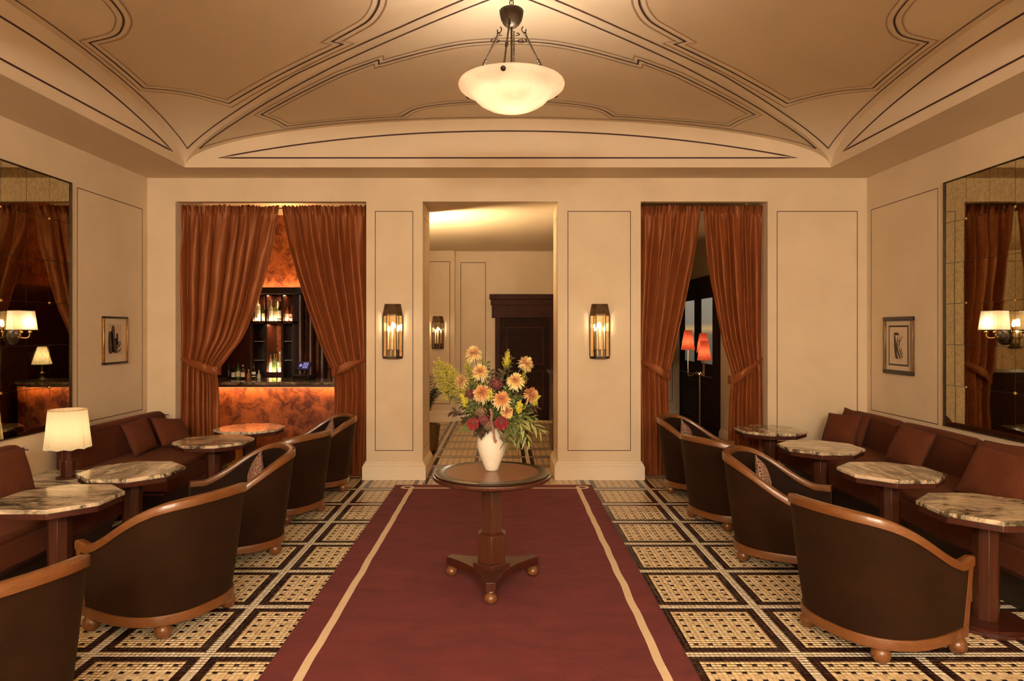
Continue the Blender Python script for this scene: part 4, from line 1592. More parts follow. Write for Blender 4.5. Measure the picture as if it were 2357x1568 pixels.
def tub_chair():
    t = thing('tub_chair', 'x', 'chair', group='brown velvet tub chairs')
    Q = [i / 64 for i in range(65)]
    OT = lambda q: chair_outline(q, 0.430, 0.368, 0.512, 0.338, 0.74)
    OB = lambda q: chair_outline(q, 0.352, 0.338, 0.505, 0.312, 0.82)
    ZB = 0.130
    # upholstered shell: outer face, top, inner face
    rings = []
    rings_in = []
    for q in Q:
        bt, bb_ = Vector(OT(q)), Vector(OB(q))
        zt = chair_ztop(bt.x) - 0.028
        ring = []
        for k in range(7):
            w = k / 6
            p = bb_.lerp(bt, w ** 0.85)
            ring.append((p.x, p.y, ZB + (zt - ZB) * w))
        c = Vector((0.25, 0)) if bt.x < 0.25 else Vector((bt.x, 0))
        inn = []
        for k in range(6):
            w = 1 - k / 5
            p = bb_.lerp(bt, w ** 0.85)
            d = (c - p).normalized()
            p = p + d * (0.052 + 0.02 * math.sin(PI * w))
            inn.append((p.x, p.y, 0.30 + (zt - 0.30) * w))
        rings.append(ring)
        rings_in.append([ring[-1]] + inn)
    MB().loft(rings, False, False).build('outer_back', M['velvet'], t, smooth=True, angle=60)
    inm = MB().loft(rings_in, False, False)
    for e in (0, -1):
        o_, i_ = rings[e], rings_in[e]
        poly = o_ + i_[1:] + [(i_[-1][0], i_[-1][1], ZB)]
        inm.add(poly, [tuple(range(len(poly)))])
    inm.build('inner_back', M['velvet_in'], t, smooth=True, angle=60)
    # top rail
    pr = [(-0.026, -0.034), (0.022, -0.030), (0.024, 0.002), (0.019, 0.011), (-0.002, 0.014), (-0.020, 0.013), (-0.027, 0.005)]
    path = []
    for q in Q:
        p = Vector(OT(q))
        c = Vector((0.25, 0)) if p.x < 0.25 else Vector((p.x, 0))
        p = p + (c - p).normalized() * 0.016
        path.append((p.x, p.y, chair_ztop(p.x)))
    MB().sweep(path, pr, lift=1).build('top_rail', M['rail'], t, smooth=True, angle=50)
    for e, s_ in ((0, -1), (-1, 1)):
        a, b = Vector(path[e]), Vector(OB(Q[e])).to_3d()
        b.y -= s_ * 0.016
        z1 = a.z - 0.02
        sec = lambda cx, cy, z: [(cx - .040, cy - .024, z), (cx, cy - .024, z), (cx, cy + .024, z), (cx - .040, cy + .024, z)]
        MB().loft([sec(b.x + .004, b.y, 0.086), sec((a.x + b.x) / 2 + .003, (a.y + b.y) / 2, 0.28), sec(a.x + .001, a.y, z1)]).build('arm_post', M['rail'], t, bevel=0.004)
    # bottom band
    loop = [Vector((*OB(q), 0.108)) for q in Q]
    front = [(0.507, 0.312 - 0.624 * i / 10, 0.108) for i in range(1, 10)]
    MB().sweep([*loop, *front], [(-0.012, -0.026), (0.012, -0.026), (0.012, 0.026), (-0.010, 0.026), (-0.014, 0.010)], closed=True, lift=1).build('base_band', M['rail'], t, smooth=True, angle=40)
    MB().prism([tuple(p.xy) for p in loop], 0.092, 0.128).build('base_board', M['black_wood'], t)
    # seat
    seat = [(0.25 + (p.x - 0.25) * 0.84, p.y * 0.84) for p in loop]
    seat[0] = (0.498, seat[0][1])
    seat[-1] = (0.498, seat[-1][1])
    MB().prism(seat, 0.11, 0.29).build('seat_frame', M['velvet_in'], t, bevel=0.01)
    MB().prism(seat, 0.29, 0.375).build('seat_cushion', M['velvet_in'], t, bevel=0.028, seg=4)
    for fx, fy in ((-0.012, 0.222), (-0.012, -0.222), (0.430, 0.312), (0.430, -0.312)):
        MB().ball((fx, fy, 0.0465), 0.0465, 24, 16).build('ball_foot', M['rail'], t, smooth=True)
    return t


G_CH = []
CHAIRS = [
    (1.785, 3.59, 23.7, 'brown velvet tub chair nearest the viewer on the long bench side'),
    (1.82, 5.045, -30, 'tub chair with patterned pillow, second from the viewer on the long bench side'),
    (1.745, 5.794, 23.7, 'brown velvet tub chair third from the viewer on the long bench side'),
    (1.795, 7.08, -30, 'brown velvet tub chair with a patterned pillow beside the curtain of the coral lamp opening'),
    (-1.89, 2.55, 156.3, 'brown velvet tub chair cut off at the picture corner'),
    (-1.748, 3.855, 156.3, 'brown velvet tub chair whole in view before the lamp-side marble tables'),
    (-1.805, 5.19, 210, 'brown velvet tub chair with open rail and patterned pillow on the bar side'),
    (-1.775, 6.00, 156.3, 'brown velvet tub chair between the two with patterned pillows on the bar side'),
    (-1.76, 7.16, 205, 'brown velvet tub chair with a patterned pillow beside the bar curtain'),
]
cproto = tub_chair()
for i, (x, y, a, lab) in enumerate(CHAIRS):
    if i == 0:
        cproto.location = (x, y, 0)
        cproto.rotation_euler = (0, 0, math.radians(a))
        cproto['label'] = lab
    else:
        dup(cproto, (x, y, 0), math.radians(a), lab)
for i, lab in ((1, 'patterned pillow in the second chair on the long bench side'), (3, 'patterned pillow in the chair by the coral lamp opening'), (6, 'patterned pillow in the open tub chair on the bar side'), (8, 'patterned pillow in the chair beside the bar curtain')):
    x, y, a, _ = CHAIRS[i]
    ca, sa = math.cos(math.radians(a)), math.sin(math.radians(a))
    lx, ly = 0.074, (0.07 if i < 5 else -0.07)
    pillow((x + ca * lx - sa * ly, y + sa * lx + ca * ly, 0.552), a, 16, 34, 0.25, 0.25, 0.08, lab, 'pattern', 20 + i, 'patterned pillows in the tub chairs')


# ------------------------------------------------------------------ round centre table
TX, TYC = -0.084, 4.40
ct = thing('round_table', 'round mahogany pedestal table with an ebonised border standing on the rug', 'table', (TX, TYC, 0.0132))
zt0 = 0.7245
MB().lathe([(0.30, zt0 - .048), (0.362, zt0 - .046), (0.376, zt0 - .038), (0.380, zt0 - .026), (0.378, zt0 - .016), (0.366, zt0 - .012), (0.30, zt0 - .012)], 96).build('apron', M['maho_red'], ct, smooth=True)
MB().lathe([(0.30, zt0 - .014), (0.360, zt0 - .014), (0.370, zt0 - .009), (0.366, zt0 - .002), (0.358, zt0), (0.299, zt0), (0.299, zt0 - .012)], 96, caps=False).build('border', M['ebony'], ct, smooth=True)
MB().lathe([(0.298, zt0 - .014), (0.298, zt0), (0.001, zt0)], 96, caps=False).build('top_panel', M['maho_top'], ct, smooth=True)
hexa = lambda r: ngon(6, r, -PI / 2)
MB().prism(hexa(0.105), 0.655, 0.678).build('top_bracket', M['maho'], ct)
MB().prism(hexa(0.074), 0.335, 0.665).build('upper_column', M['maho_red'], ct, bevel=0.002)
MB().prism(hexa(0.101), 0.155, 0.33).prism(hexa(0.101), 0.33, 0.345, hexa(0.076)).build('lower_column', M['maho_red'], ct, bevel=0.002)
MB().prism(hexa(0.135), 0.128, 0.158).build('plinth', M['maho'], ct, bevel=0.003)
tri = []
for k in range(3):
    a = -PI / 2 + k * 2 * PI / 3
    u, n_ = Vector((math.cos(a), math.sin(a))), Vector((-math.sin(a), math.cos(a)))
    tip = u * 0.335
    tri += [tip - n_ * 0.030, tip + n_ * 0.030]
    a2 = a + 2 * PI / 3
    u2, n2 = Vector((math.cos(a2), math.sin(a2))), Vector((-math.sin(a2), math.cos(a2)))
    p0, p1 = tip + n_ * 0.030, u2 * 0.335 - n2 * 0.030
    am = a + PI / 3
    for i in range(1, 14):
        w = i / 14
        lin_ = p0.lerp(p1, w)
        tri.append(lin_ - Vector((math.cos(am), math.sin(am))) * 0.055 * math.sin(PI * w))
MB().prism([tuple(p) for p in tri], 0.076, 0.130).build('tripod_base', M['maho'], ct, bevel=0.003)
for k in range(3):
    a = -PI / 2 + k * 2 * PI / 3
    MB().lathe([(0.020, 0.078), (0.024, 0.070), (0.019, 0.064), (0.026, 0.058), (0.037, 0.044), (0.040, 0.030), (0.036, 0.014), (0.022, 0.002), (0.010, 0.0)], 24, (0.312 * math.cos(a), 0.312 * math.sin(a))).build('bun_foot', M['rail'], ct, smooth=True)

# vase ---------------------------------------------------------------
VX, VY, VZ = -0.086, 4.45, 0.7382
vz = MB().lathe([(0.004, 0.0), (0.040, 0.0), (0.044, 0.008), (0.058, 0.045), (0.078, 0.095), (0.092, 0.140), (0.097, 0.172), (0.093, 0.205), (0.078, 0.232), (0.064, 0.248), (0.060, 0.262), (0.066, 0.278), (0.069, 0.284), (0.062, 0.283), (0.054, 0.262), (0.06, 0.245), (0.085, 0.19), (0.08, 0.12), (0.04, 0.02), (0.004, 0.015)], 56, flute=lambda i, r, z: 0.006 * math.sin(i * 2.4 + z * 90))
tag(vz.build('vase', M['vase'], smooth=True, loc=(VX, VY, VZ), angle=70), 'white textured ceramic vase on the round table', 'vase')


# silk table lamp on the marble shelf -------------------------------------
sh = thing('lamp_shelf', 'marble topped shelf between the two benches', 'shelf')
MB().box(XL + .014, -3.22, 5.25, 5.91, 0.412, 0.438).build('marble_top', M['marble'], sh, bevel=0.005)
MB().box(XL + .045, -3.36, 5.26, 5.86, 0.0, 0.412).build('cabinet', M['maho'], sh, bevel=0.004)
lp = thing('table_lamp', 'silk shaded table lamp with octagonal dark column on the marble shelf', 'table lamp', (-3.575, 5.58, 0.4385))
MB().lathe([(0.084, 0.0), (0.086, 0.006), (0.080, 0.014), (0.05, 0.016)], 36).build('base', M['maho'], lp, smooth=True)
MB().prism(ngon(8, 0.056, PI / 8), 0.014, 0.150).prism(ngon(8, 0.056, PI / 8), 0.150, 0.156, ngon(8, 0.042, PI / 8)).prism(ngon(8, 0.042, PI / 8), 0.156, 0.30).build('column', M['maho'], lp, bevel=0.002)
MB().tube([(0, 0, 0.30), (0, 0, 0.36)], 0.008, 8).build('stem', M['brass'], lp, smooth=True)


def silk(a, b):
    th = a * 2 * PI
    r = 0.136 + (0.166 - 0.136) * b ** 0.8
    r *= 1 + (0.014 + 0.035 * b) * math.sin(10 * th + 1.3 * math.sin(3 * th)) * (0.3 + 0.7 * b) + 0.012 * math.sin(23 * th + 2) * (1 - b)
    z = 0.560 - 0.310 * b + 0.005 * b * math.sin(10 * th + 0.6)
    return (r * math.cos(th), r * math.sin(th), z)


MB().grid(silk, 180, 24, wrap=True).build('shade', M['shade'], lp, smooth=True, angle=80)
MB().tube([silk(i / 90, 0.0) for i in range(91)], 0.004, 6).build('shade_ring', M['shade'], lp, smooth=True)
MB().ball((0, 0, 0.40), 0.026, 14, 10, (1, 1, 1.25)).build('bulb', M['bulb'], lp, smooth=True)
light('lamp_light', 'POINT', (0, 0, 0.40), 5.5, WARM, 0.03, parent=lp)

# ------------------------------------------------------------------ the bar
BX1 = -1.87
bar = thing('bar_counter', 'copper leaf bar counter with dark marble top and brass kick plate', 'bar counter')
MB().box(-5.4, BX1, 8.42, 8.55, 0.19, 0.955).build('front_panel', M['copper'], bar)
MB().box(-5.4, BX1, 8.46, 8.55, 0.0, 0.19).build('kick_plate', M['brass'], bar)
MB().box(-5.4, BX1, 8.55, 8.95, 0.0, 0.955).build('carcass', M['black_wood'], bar)
MB().box(-5.45, BX1 + .05, 8.26, 8.98, 0.985, 1.022).build('marble_top', M['marble_dark'], bar, bevel=0.006)
MB().box(-5.42, BX1 + .03, 8.29, 8.95, 0.955, 0.985).build('top_moulding', M['maho'], bar, bevel=0.006)
MB().box(-5.38, BX1 - .02, 8.395, 8.405, 0.945, 0.954).build('light_strip', M['led'], bar)
MB().box(-5.4, BX1, 8.40, 8.425, 0.185, 0.20).build('brass_line', M['brass'], bar)
light('bar_front_light', 'AREA', (-3.6, 8.335, 0.948), 15, AMBER, 3.4, (math.radians(22), 0, 0), 0.04)

BBY = 9.72
bxp = lambda px: at(px, 0, BBY).x
bbz = lambda py: at(0, py, BBY).z
bk = thing('back_bar', 'dark mahogany back bar with lit bottle shelves', 'shelving')
xa, xb, xc, xd = bxp(580), bxp(612), bxp(649.5), bxp(675)
for x in (xa, xb, xc, xd):
    MB().box(x - .015, x + .015, BBY, BYB - .01, 0.0, bbz(677)).build('upright', M['maho'], bk)
MB().box(xa - 0.9, xd + 1.2, BBY - 0.06, BYB - .01, bbz(677), bbz(662)).build('cornice', M['black_wood'], bk, bevel=0.006)
MB().box(xa - .015, xd + .015, BBY, BYB - .01, bbz(745), bbz(740)).build('upper_shelf', M['maho'], bk)
MB().box(xb, xc, BBY - .01, BYB - .01, bbz(868), bbz(857)).build('middle_shelf', M['maho'], bk)
MB().box(xa - 0.9, xd + 1.2, BBY - .05, BYB - .01, 0.0, 0.92).build('base_cabinet', M['black_wood'], bk)
for a, b in ((xa, xb), (xc, xd)):
    MB().box(a + .015, b - .015, BYB - .03, BYB - .012, 0.92, bbz(746)).build('dark_back', M['black_wood'], bk)
    for py in (786, 830):
        MB().box(a + .016, b - .016, BBY + .06, BYB - .04, bbz(py) - .004, bbz(py) + .004).build('glass_shelf', M['glass_edge'] if 'glass_edge' in M else plain('glass_edge', (0.55, 0.62, 0.55), 0.08), bk)
MB().box(xa - 0.9, xa - .015, BBY - .02, BYB - .01, 0.92, bbz(677)).build('side_panel', M['maho'], bk)
for k, px in enumerate((690, 714, 741, 768)):
    MB().lathe([(0.06, 0.92), (0.055, 1.0), (0.055, 2.1), (0.062, 2.2)], 24, (at(px, 0, 9.9).x, 9.92)).build('turned_column', M['copper_col'] if 'copper_col' in M else M['maho_red'], bk, smooth=True)
light('cornice_light', 'AREA', (-3.2, BYB - 0.16, bbz(660) + .02), 20, AMBER, 3.0, (math.radians(180 - 20), 0, 0), 0.04)
for a, b, p in ((xa, xb, 1.6), (xb, xc, 1.6), (xc, xd, 0.8)):
    light('shelf_light', 'AREA', ((a + b) / 2, BBY + 0.12, bbz(679)), p, (1, .66, .34), (b - a) * .7, (0, 0, 0), 0.06)
    light('shelf_uplight', 'AREA', ((a + b) / 2, BBY + 0.03, bbz(739) + .006), p * 0.9, (1, .72, .4), (b - a) * .8, (PI - 0.3, 0, 0), 0.03)
light('shelf_light', 'AREA', ((xb + xc) / 2, BBY + 0.14, bbz(747)), 2.0, (1, .6, .28), (xc - xb) * .7, (0, 0, 0), 0.06)
light('shelf_uplight', 'AREA', ((xb + xc) / 2, BBY + 0.02, bbz(857) + .006), 1.6, (1, .7, .36), (xc - xb) * .8, (PI - 0.3, 0, 0), 0.03)
light('bar_room_light', 'POINT', (-3.0, 9.2, 3.1), 12, AMBER, 0.15)

BCOL = {'clear': (0.75, 0.62, 0.42), 'amber': (0.42, 0.14, 0.03), 'green': (0.10, 0.20, 0.04), 'dark': (0.03, 0.016, 0.012), 'pink': (0.75, 0.45, 0.32), 'cream': (0.78, 0.66, 0.42), 'red': (0.45, 0.05, 0.03), 'lime': (0.42, 0.50, 0.08), 'white': (0.80, 0.72, 0.55), 'copper': (0.55, 0.20, 0.09), 'orange': (0.62, 0.25, 0.10), 'black': (0.01, 0.008, 0.007)}
_bm = {}


def bmat(c, gl=True):
    if (c, gl) not in _bm:
        m = NT('bottle_' + c + ('_glass' if gl else '_label'))
        m.color(BCOL[c])
        m.set(Roughness=0.12 if gl else 0.6)
        if gl:
            m.b.inputs['Transmission Weight'].default_value = 0.35
        _bm[(c, gl)] = m.mat
    return _bm[(c, gl)]


def bottle(x, y, z, h, r, col, lab, cap, label, shape=0, grp='bottles on the back bar'):
    t = thing('bottle', label, 'bottle', (x, y, z), 0, grp)
    if shape == 0:
        prof = [(r * .9, 0), (r, .006), (r, h * .55), (r * .85, h * .62), (r * .36, h * .72), (r * .33, h * .93)]
    elif shape == 1:
        prof = [(r * .9, 0), (r, .006), (r, h * .66), (r * .5, h * .73), (r * .30, h * .76), (r * .30, h * .93)]
    else:
        prof = [(r * .7, 0), (r * .95, .01), (r * 1.05, h * .28), (r * .8, h * .5), (r * .34, h * .68), (r * .32, h * .93)]
    MB().lathe(prof, 18).build('glass_body', bmat(col), t, smooth=True)
    MB().lathe([(r * .38, h * .90), (r * .38, h * .995), (r * .2, h)], 14).build('stopper', bmat(cap, False), t, smooth=True)
    if lab:
        MB().lathe([(r * 1.015, h * .14), (r * 1.015, h * .48)], 18, caps=False).build('paper_label', bmat(lab, False), t, smooth=True)
    return t


zs = bbz(740) + .001
bb_ = lambda px: at(px, 0, BBY + .12).x
YB1 = BBY + .12
bottle(xa + .060, BBY + .06, zs, .34, .040, 'cream', 'white', 'dark', 'squat cream bottle with dark stopper, first on the upper shelf', 1)
bottle(xb - .065, BBY + .24, zs, .36, .040, 'pink', 'cream', 'black', 'tall pale pink bottle with black stopper on the upper shelf', 1)
bottle(xb - .050, BBY + .06, zs, .24, .026, 'green', 'cream', 'dark', 'short green bottle beside the tall pink one on the upper shelf')
bottle(xb + .052, BBY + .06, zs, .31, .030, 'cream', 'white', 'orange', 'cream bottle with orange stopper on the upper shelf')
bottle(xb + .090, BBY + .24, zs, .32, .030, 'clear', 'pink', 'dark', 'clear bottle with pink label on the upper shelf')
bottle(xb + .118, BBY + .06, zs, .30, .028, 'lime', 'cream', 'black', 'lime coloured bottle on the upper shelf')
bottle(xc - .048, BBY + .06, zs, .32, .029, 'dark', 'white', 'orange', 'dark bottle with white label and orange stopper on the upper shelf')
bottle(xc + .048, BBY + .06, zs, .23, .028, 'copper', 'cream', 'dark', 'copper coloured bottle at the dim end of the upper shelf')
bottle(xc + .075, BBY + .24, zs, .24, .026, 'amber', 'copper', 'copper', 'amber bottle with copper label at the dim end of the upper shelf')
bottle(xd - .048, BBY + .06, zs, .22, .027, 'red', 'pink', 'dark', 'red bottle with pink label at the dim end of the upper shelf', 2)
zs2 = bbz(857) + .001
bottle(xb + .046, BBY + .06, zs2, .28, .026, 'pink', 'cream', 'black', 'pink bottle at the start of the lower lit shelf')
bottle(xb + .070, BBY + .24, zs2, .29, .026, 'amber', 'white', 'dark', 'amber bottle with white label on the lower lit shelf')
bottle(xb + .104, BBY + .06, zs2, .29, .027, 'lime', 'green', 'black', 'lime bottle with green label on the lower lit shelf')
bottle(xb + .140, BBY + .24, zs2, .33, .027, 'clear', 'pink', 'red', 'tall clear bottle with red stopper on the lower lit shelf')
bottle(xc - .050, BBY + .15, zs2, .27, .027, 'orange', 'cream', 'dark', 'orange bottle on the lower lit shelf', 2)
bottle(xc - .055, BBY + .06, zs2, .29, .030, 'cream', 'white', 'white', 'cream decanter with white stopper on the lower lit shelf', 2)
zs3 = 1.0225
for px, h, c, l_, k, sh_, lab in ((526, .19, 'dark', None, 'black', 0, 'slim black bottle at the end of the row on the bar'), (537, .17, 'dark', 'white', 'dark', 0, 'dark bottle with white label, second in the row on the bar'),
                                (548, .20, 'green', 'cream', 'dark', 0, 'dark green bottle with cream label on the bar'), (559, .18, 'dark', 'cream', 'white', 1, 'dark bottle with white stopper on the bar'),
                                (572, .12, 'amber', None, 'copper', 2, 'small amber decanter on the bar'), (584, .19, 'dark', 'white', 'dark', 2, 'dark decanter with white label on the bar'), (596, .11, 'clear', None, 'copper', 2, 'small clear decanter on the bar')):
    bottle(at(px, 0, 8.78).x, 8.78, zs3, h, .026, c, l_, k, lab, sh_, 'bottles on the bar counter')

# till with tilted screen ------------------------------------------------
M['screen'] = emit('till_screen', (0.05, 0.045, 0.16), 0.25)
M['screen_key'] = emit('till_screen_keys', (0.40, 0.36, 0.75), 0.7)


def till(x, y, z, rz, sc, label, dark=(0.16, 0.14, 0.42), light_mode=False):
    t = thing('point_of_sale_till', label, 'till', (x, y, z), rz)
    t.scale = (sc, sc, sc)
    MB().box(-.16, .16, -.12, .14, 0, .075).build('cash_drawer', M['black_metal'], t, bevel=0.006)
    MB().lathe([(.055, .075), (.05, .085), (.016, .095), (.014, .19)], 20).build('stand', M['black_metal'], t, smooth=True)
    R_ = (math.radians(58), 0, 0)
    hd = MB().box(-.13, .13, -.085, .085, -.008, .008).build('tablet', M['black_metal'], t, bevel=0.004, loc=(0, 0, .235), rot=R_)
    if light_mode:
        MB().box(-.12, .12, -.075, .075, .0085, .0092).build('screen', emit('desk_screen', (.55, .55, .5), 0.35), hd)
    else:
        MB().box(-.12, .12, -.075, .075, .0085, .0092).build('screen', M['screen'], hd)
        kb = MB()
        for i in range(3):
            for j in range(4):
                kb.box(-.02 + i * .036, .008 + i * .036, -.05 + j * .03, -.03 + j * .03, .0094, .010)
        kb.box(-.10, -.045, -.02, .03, .0094, .010)
        kb.build('screen_keys', M['screen_key'], hd)
    return t


till(at(702, 0, 8.75).x, 8.72, 1.023, math.radians(-20), 0.72, 'black till with a tilted violet screen on the bar')

# cone lamp on the bar end -----------------------------------------------
cl = thing('bar_lamp', 'small brass lamp with a plain cone shade at the end of the bar', 'table lamp', (-2.06, 8.58, 1.023))
MB().lathe([(.06, 0), (.062, .01), (.03, .03), (.018, .05), (.03, .075), (.034, .09), (.012, .11), (.008, .22)], 24).build('base', M['bronze'], cl, smooth=True)
MB().lathe([(.112, .20), (.048, .42)], 40, caps=False).build('shade', M['shade'], cl, smooth=True)
MB().ball((0, 0, .28), .02, 12, 8).build('bulb', M['bulb'], cl, smooth=True)
light('bar_lamp_light', 'POINT', (0, 0, .29), 3.0, WARM, .03, parent=cl)

# ------------------------------------------------------------------ hall
def panel_door(name, label, w, h, rows, mat, frame_mat, glass=None):
    """door leaf in its casing, front face towards -Y at y=0, base centre at the origin"""
    t = thing(name, label, None)
    t['kind'] = 'structure'
    return t


door1 = thing('door_1', 'dark mahogany panelled door under a heavy moulded head at the end of the hall', None)
del_keys = [k for k in ('category',) if k in door1]
door1['kind'] = 'structure'
dz_ = lambda py: at(0, py, HY).z
dx_ = lambda px: at(px, 0, HY).x
d0, d1 = dx_(1127), dx_(1127) + 1.28
MB().box(d0 + .10, d0 + .19, HY - .07, HY - .002, 0, dz_(716)).build('casing', M['door_wood2'], door1, bevel=0.004)
MB().box(d1 - .19, d1 - .10, HY - .07, HY - .002, 0, dz_(716)).build('casing', M['door_wood2'], door1, bevel=0.004)
MB().box(d0 + .04, d1 - .04, HY - .08, HY - .002, dz_(732), dz_(703)).build('frieze', M['door_wood2'], door1, bevel=0.004)
MB().box(d0 + .02, d1 - .02, HY - .10, HY - .002, dz_(703), dz_(690)).build('cornice', M['door_wood2'], door1, bevel=0.006)
MB().box(d0, d1, HY - .13, HY - .002, dz_(690), dz_(678)).build('cornice_cap', M['door_wood2'], door1, bevel=0.008)
lf = MB().box(d0 + .19, d1 - .19, HY - .035, HY - .002, 0.02, dz_(732)).build('leaf', M['door_wood'], door1)
zt_ = dz_(732)
for z0_, z1_ in ((0.20, 0.92), (1.02, zt_ - .16)):
    for q0, q1, r0, r1 in ((d0 + .30, d1 - .30, z0_, z0_ + .03), (d0 + .30, d1 - .30, z1_ - .03, z1_), (d0 + .30, d0 + .33, z0_ + .03, z1_ - .03), (d1 - .33, d1 - .30, z0_ + .03, z1_ - .03)):
        MB().box(q0, q1, HY - .052, HY - .034, r0, r1).build('panel_moulding', M['door_wood2'], lf, bevel=0.004)
MB().lathe([(.02, 0), (.028, .02), (.02, .045), (.004, .05)], 16).build('door_knob', M['brass'], lf, smooth=True, loc=(d0 + .25, HY - .035, 1.02), rot=(PI / 2, 0, 0))
MB().box(d0 + .19, d1 - .19, HY - .12, HY - .03, 0, 0.018).build('threshold', M['brass'], door1)

# vestibule double doors on the side wall, glazed
door2 = thing('door_2', 'black double door with tall glass panes and push bars', None)
door2['kind'] = 'structure'
XV = 3.20
MB().box(XV - .05, XV - .001, 10.12, 10.22, 0, 2.48).build('casing', M['door_wood'], door2)
MB().box(XV - .05, XV - .001, 12.20, 12.30, 0, 2.48).build('casing', M['door_wood'], door2)
MB().box(XV - .06, XV - .001, 10.10, 12.32, 2.36, 2.50).build('head', M['door_wood'], door2, bevel=0.005)
M['dusk'] = NT('dusk_through_glass')
_m = M['dusk']
_sp = _m.n('ShaderNodeSeparateXYZ')
_m.l(_m.coord('Object'), _sp.inputs[0])
_rg = _m.ramp(_m.math('DIVIDE', _sp.outputs[2], 2.2), [(0.50, (0.10, 0.085, 0.06)), (0.72, (0.16, 0.13, 0.09)), (0.76, (0.55, 0.34, 0.12)), (0.80, (0.24, 0.20, 0.15)), (1.0, (0.30, 0.26, 0.20))])
_m.color((0.02, 0.02, 0.02))
_m.l(_rg, _m.b.inputs['Emission Color'])
_m.b.inputs['Emission Strength'].default_value = 0.8
_m.set(Roughness=0.08)
M['dusk'] = _m.mat
for y0_, y1_ in ((10.22, 11.20), (11.21, 12.20)):
    leaf = MB()
    sw = 0.17
    leaf.box(XV - .04, XV - .002, y0_, y0_ + sw, 0.01, 2.36)
    leaf.box(XV - .04, XV - .002, y1_ - sw, y1_, 0.01, 2.36)
    leaf.box(XV - .04, XV - .002, y0_ + sw, y1_ - sw, 0.01, 1.12)
    leaf.box(XV - .04, XV - .002, y0_ + sw, y1_ - sw, 2.15, 2.36)
    lo = leaf.build('leaf', M['door_wood'], door2)
    MB().box(XV - .022, XV - .016, y0_ + sw, y1_ - sw, 1.12, 2.15).build('pane', M['dusk'], lo)
    for zz in (0.25, 0.80):
        MB().box(XV - .048, XV - .04, y0_ + sw + .05, y1_ - sw - .05, zz, zz + .02).build('panel_moulding', M['door_wood2'], lo)
    MB().tube([(XV - .08, y0_ + .06, 0.93), (XV - .08, y1_ - .06, 0.93)], 0.012, 8).build('push_bar', M['bronze'], lo, smooth=True)

# coral three-light floor lamp
fl_ = thing('floor_lamp', 'chrome floor lamp with three coral pleated shades', 'floor lamp', (2.655, 9.3, 0))
MB().lathe([(.15, 0), (.15, .012), (.03, .03), (.011, .05)], 32).build('base', M['black_metal'], fl_, smooth=True)
MB().tube([(0, 0, .03), (0, 0, 1.02)], .009, 10).build('pole', M['chrome'], fl_, smooth=True)
for dx, dy, zb_, k in ((-.165, -.02, 1.382, 0), (.075, .09, 1.342, 1), (.03, -.11, 1.242, 2)):
    arm = [(0, 0, 0.95), (0, 0, 1.03), (dx * .25, dy * .25, 1.075), (dx * .6, dy * .6, 1.04), (dx * .92, dy * .92, 1.03), (dx, dy, 1.09), (dx, dy, zb_ + .02)]
    ao = MB().tube(spline(arm, 8), .0065, 8).build('arm', M['chrome'], fl_, smooth=True)
    pleat = lambda a, b, dx=dx, dy=dy, zb_=zb_: ((dx + (.090 - .040 * b) * (1 + .03 * math.sin(a * 2 * PI * 26)) * math.cos(a * 2 * PI)), (dy + (.090 - .040 * b) * (1 + .03 * math.sin(a * 2 * PI * 26)) * math.sin(a * 2 * PI)), zb_ + .265 * b)
    MB().grid(pleat, 156, 6, wrap=True).build('shade', M['shade_red'], ao, smooth=True, angle=80)
    MB().ball((dx, dy, zb_ + .10), .02, 10, 8).build('bulb', M['bulb'], ao, smooth=True)
    light('shade_light', 'POINT', (dx, dy, zb_ + .11), 0.75, WARM, .02, parent=fl_)

# reception desk with screen
dk = thing('reception_desk', 'dark wooden reception desk at the edge of the hall', 'desk', (0, 0, 0))
MB().box(0.64, 1.75, 9.15, 9.85, 0.0, 1.04).build('body', M['maho'], dk, bevel=0.006)
MB().box(0.61, 1.78, 9.12, 9.88, 1.04, 1.08).build('top', M['black_wood'], dk, bevel=0.006)
MB().box(0.66, 1.73, 9.135, 9.15, 0.12, 0.95).build('front_panel', M['maho'], dk, bevel=0.004)
till(1.42, 9.45, 1.081, PI + 0.3, 0.9, 'pale screen on the reception desk, seen in the mirror', light_mode=True)

# palm
pm = thing('potted_palm', 'potted palm at the edge of the hall, its dark fronds showing beyond the pier', 'plant', (-1.07, 9.35, 0))
MB().lathe([(.13, 0), (.15, .02), (.18, .30), (.19, .36), (.17, .36), (.15, .32), (.01, .31)], 30).build('pot', M['bronze'], pm, smooth=True)
M['palm'] = plain('palm_leaf', (0.018, 0.030, 0.010), 0.45)
rn = random.Random(5)
for k in range(13):
    az = k * 2.4 + rn.uniform(-.3, .3)
    ln = rn.uniform(.24, .30)
    up = rn.uniform(.65, 1.1)
    pts = [Vector((ln * q ** 1.5 * math.cos(az) * .8, ln * q ** 1.5 * math.sin(az) * .8, .33 + up * (1.25 * q - .55 * q * q))) for q in np.linspace(0, 1, 12)]
    fr = MB().tube(pts, [.007 - .005 * i / 11 for i in range(12)], 5)
    for i in range(3, 12):
        tdir = (pts[i] - pts[i - 1]).normalized()
        sd = tdir.cross(Vector((0, 0, 1))).normalized()
        for s_ in (1, -1):
            tipv = pts[i] + (sd * s_ * .9 + tdir * .7 + Vector((0, 0, -.25))) * .15 * (1 - abs(i - 7) / 9)
            w = tdir * .011
            fr.add([pts[i] - w, pts[i] + w, tipv], [(0, 1, 2)])
    fr.build('frond', M['palm'], pm)

# added unseen lamps: sconces behind the piers for the hall, fill globes behind the viewer
def globe_mat(name, power, r, col=WARM):
    return emit(name, col, power / (4 * PI * PI * r * r))


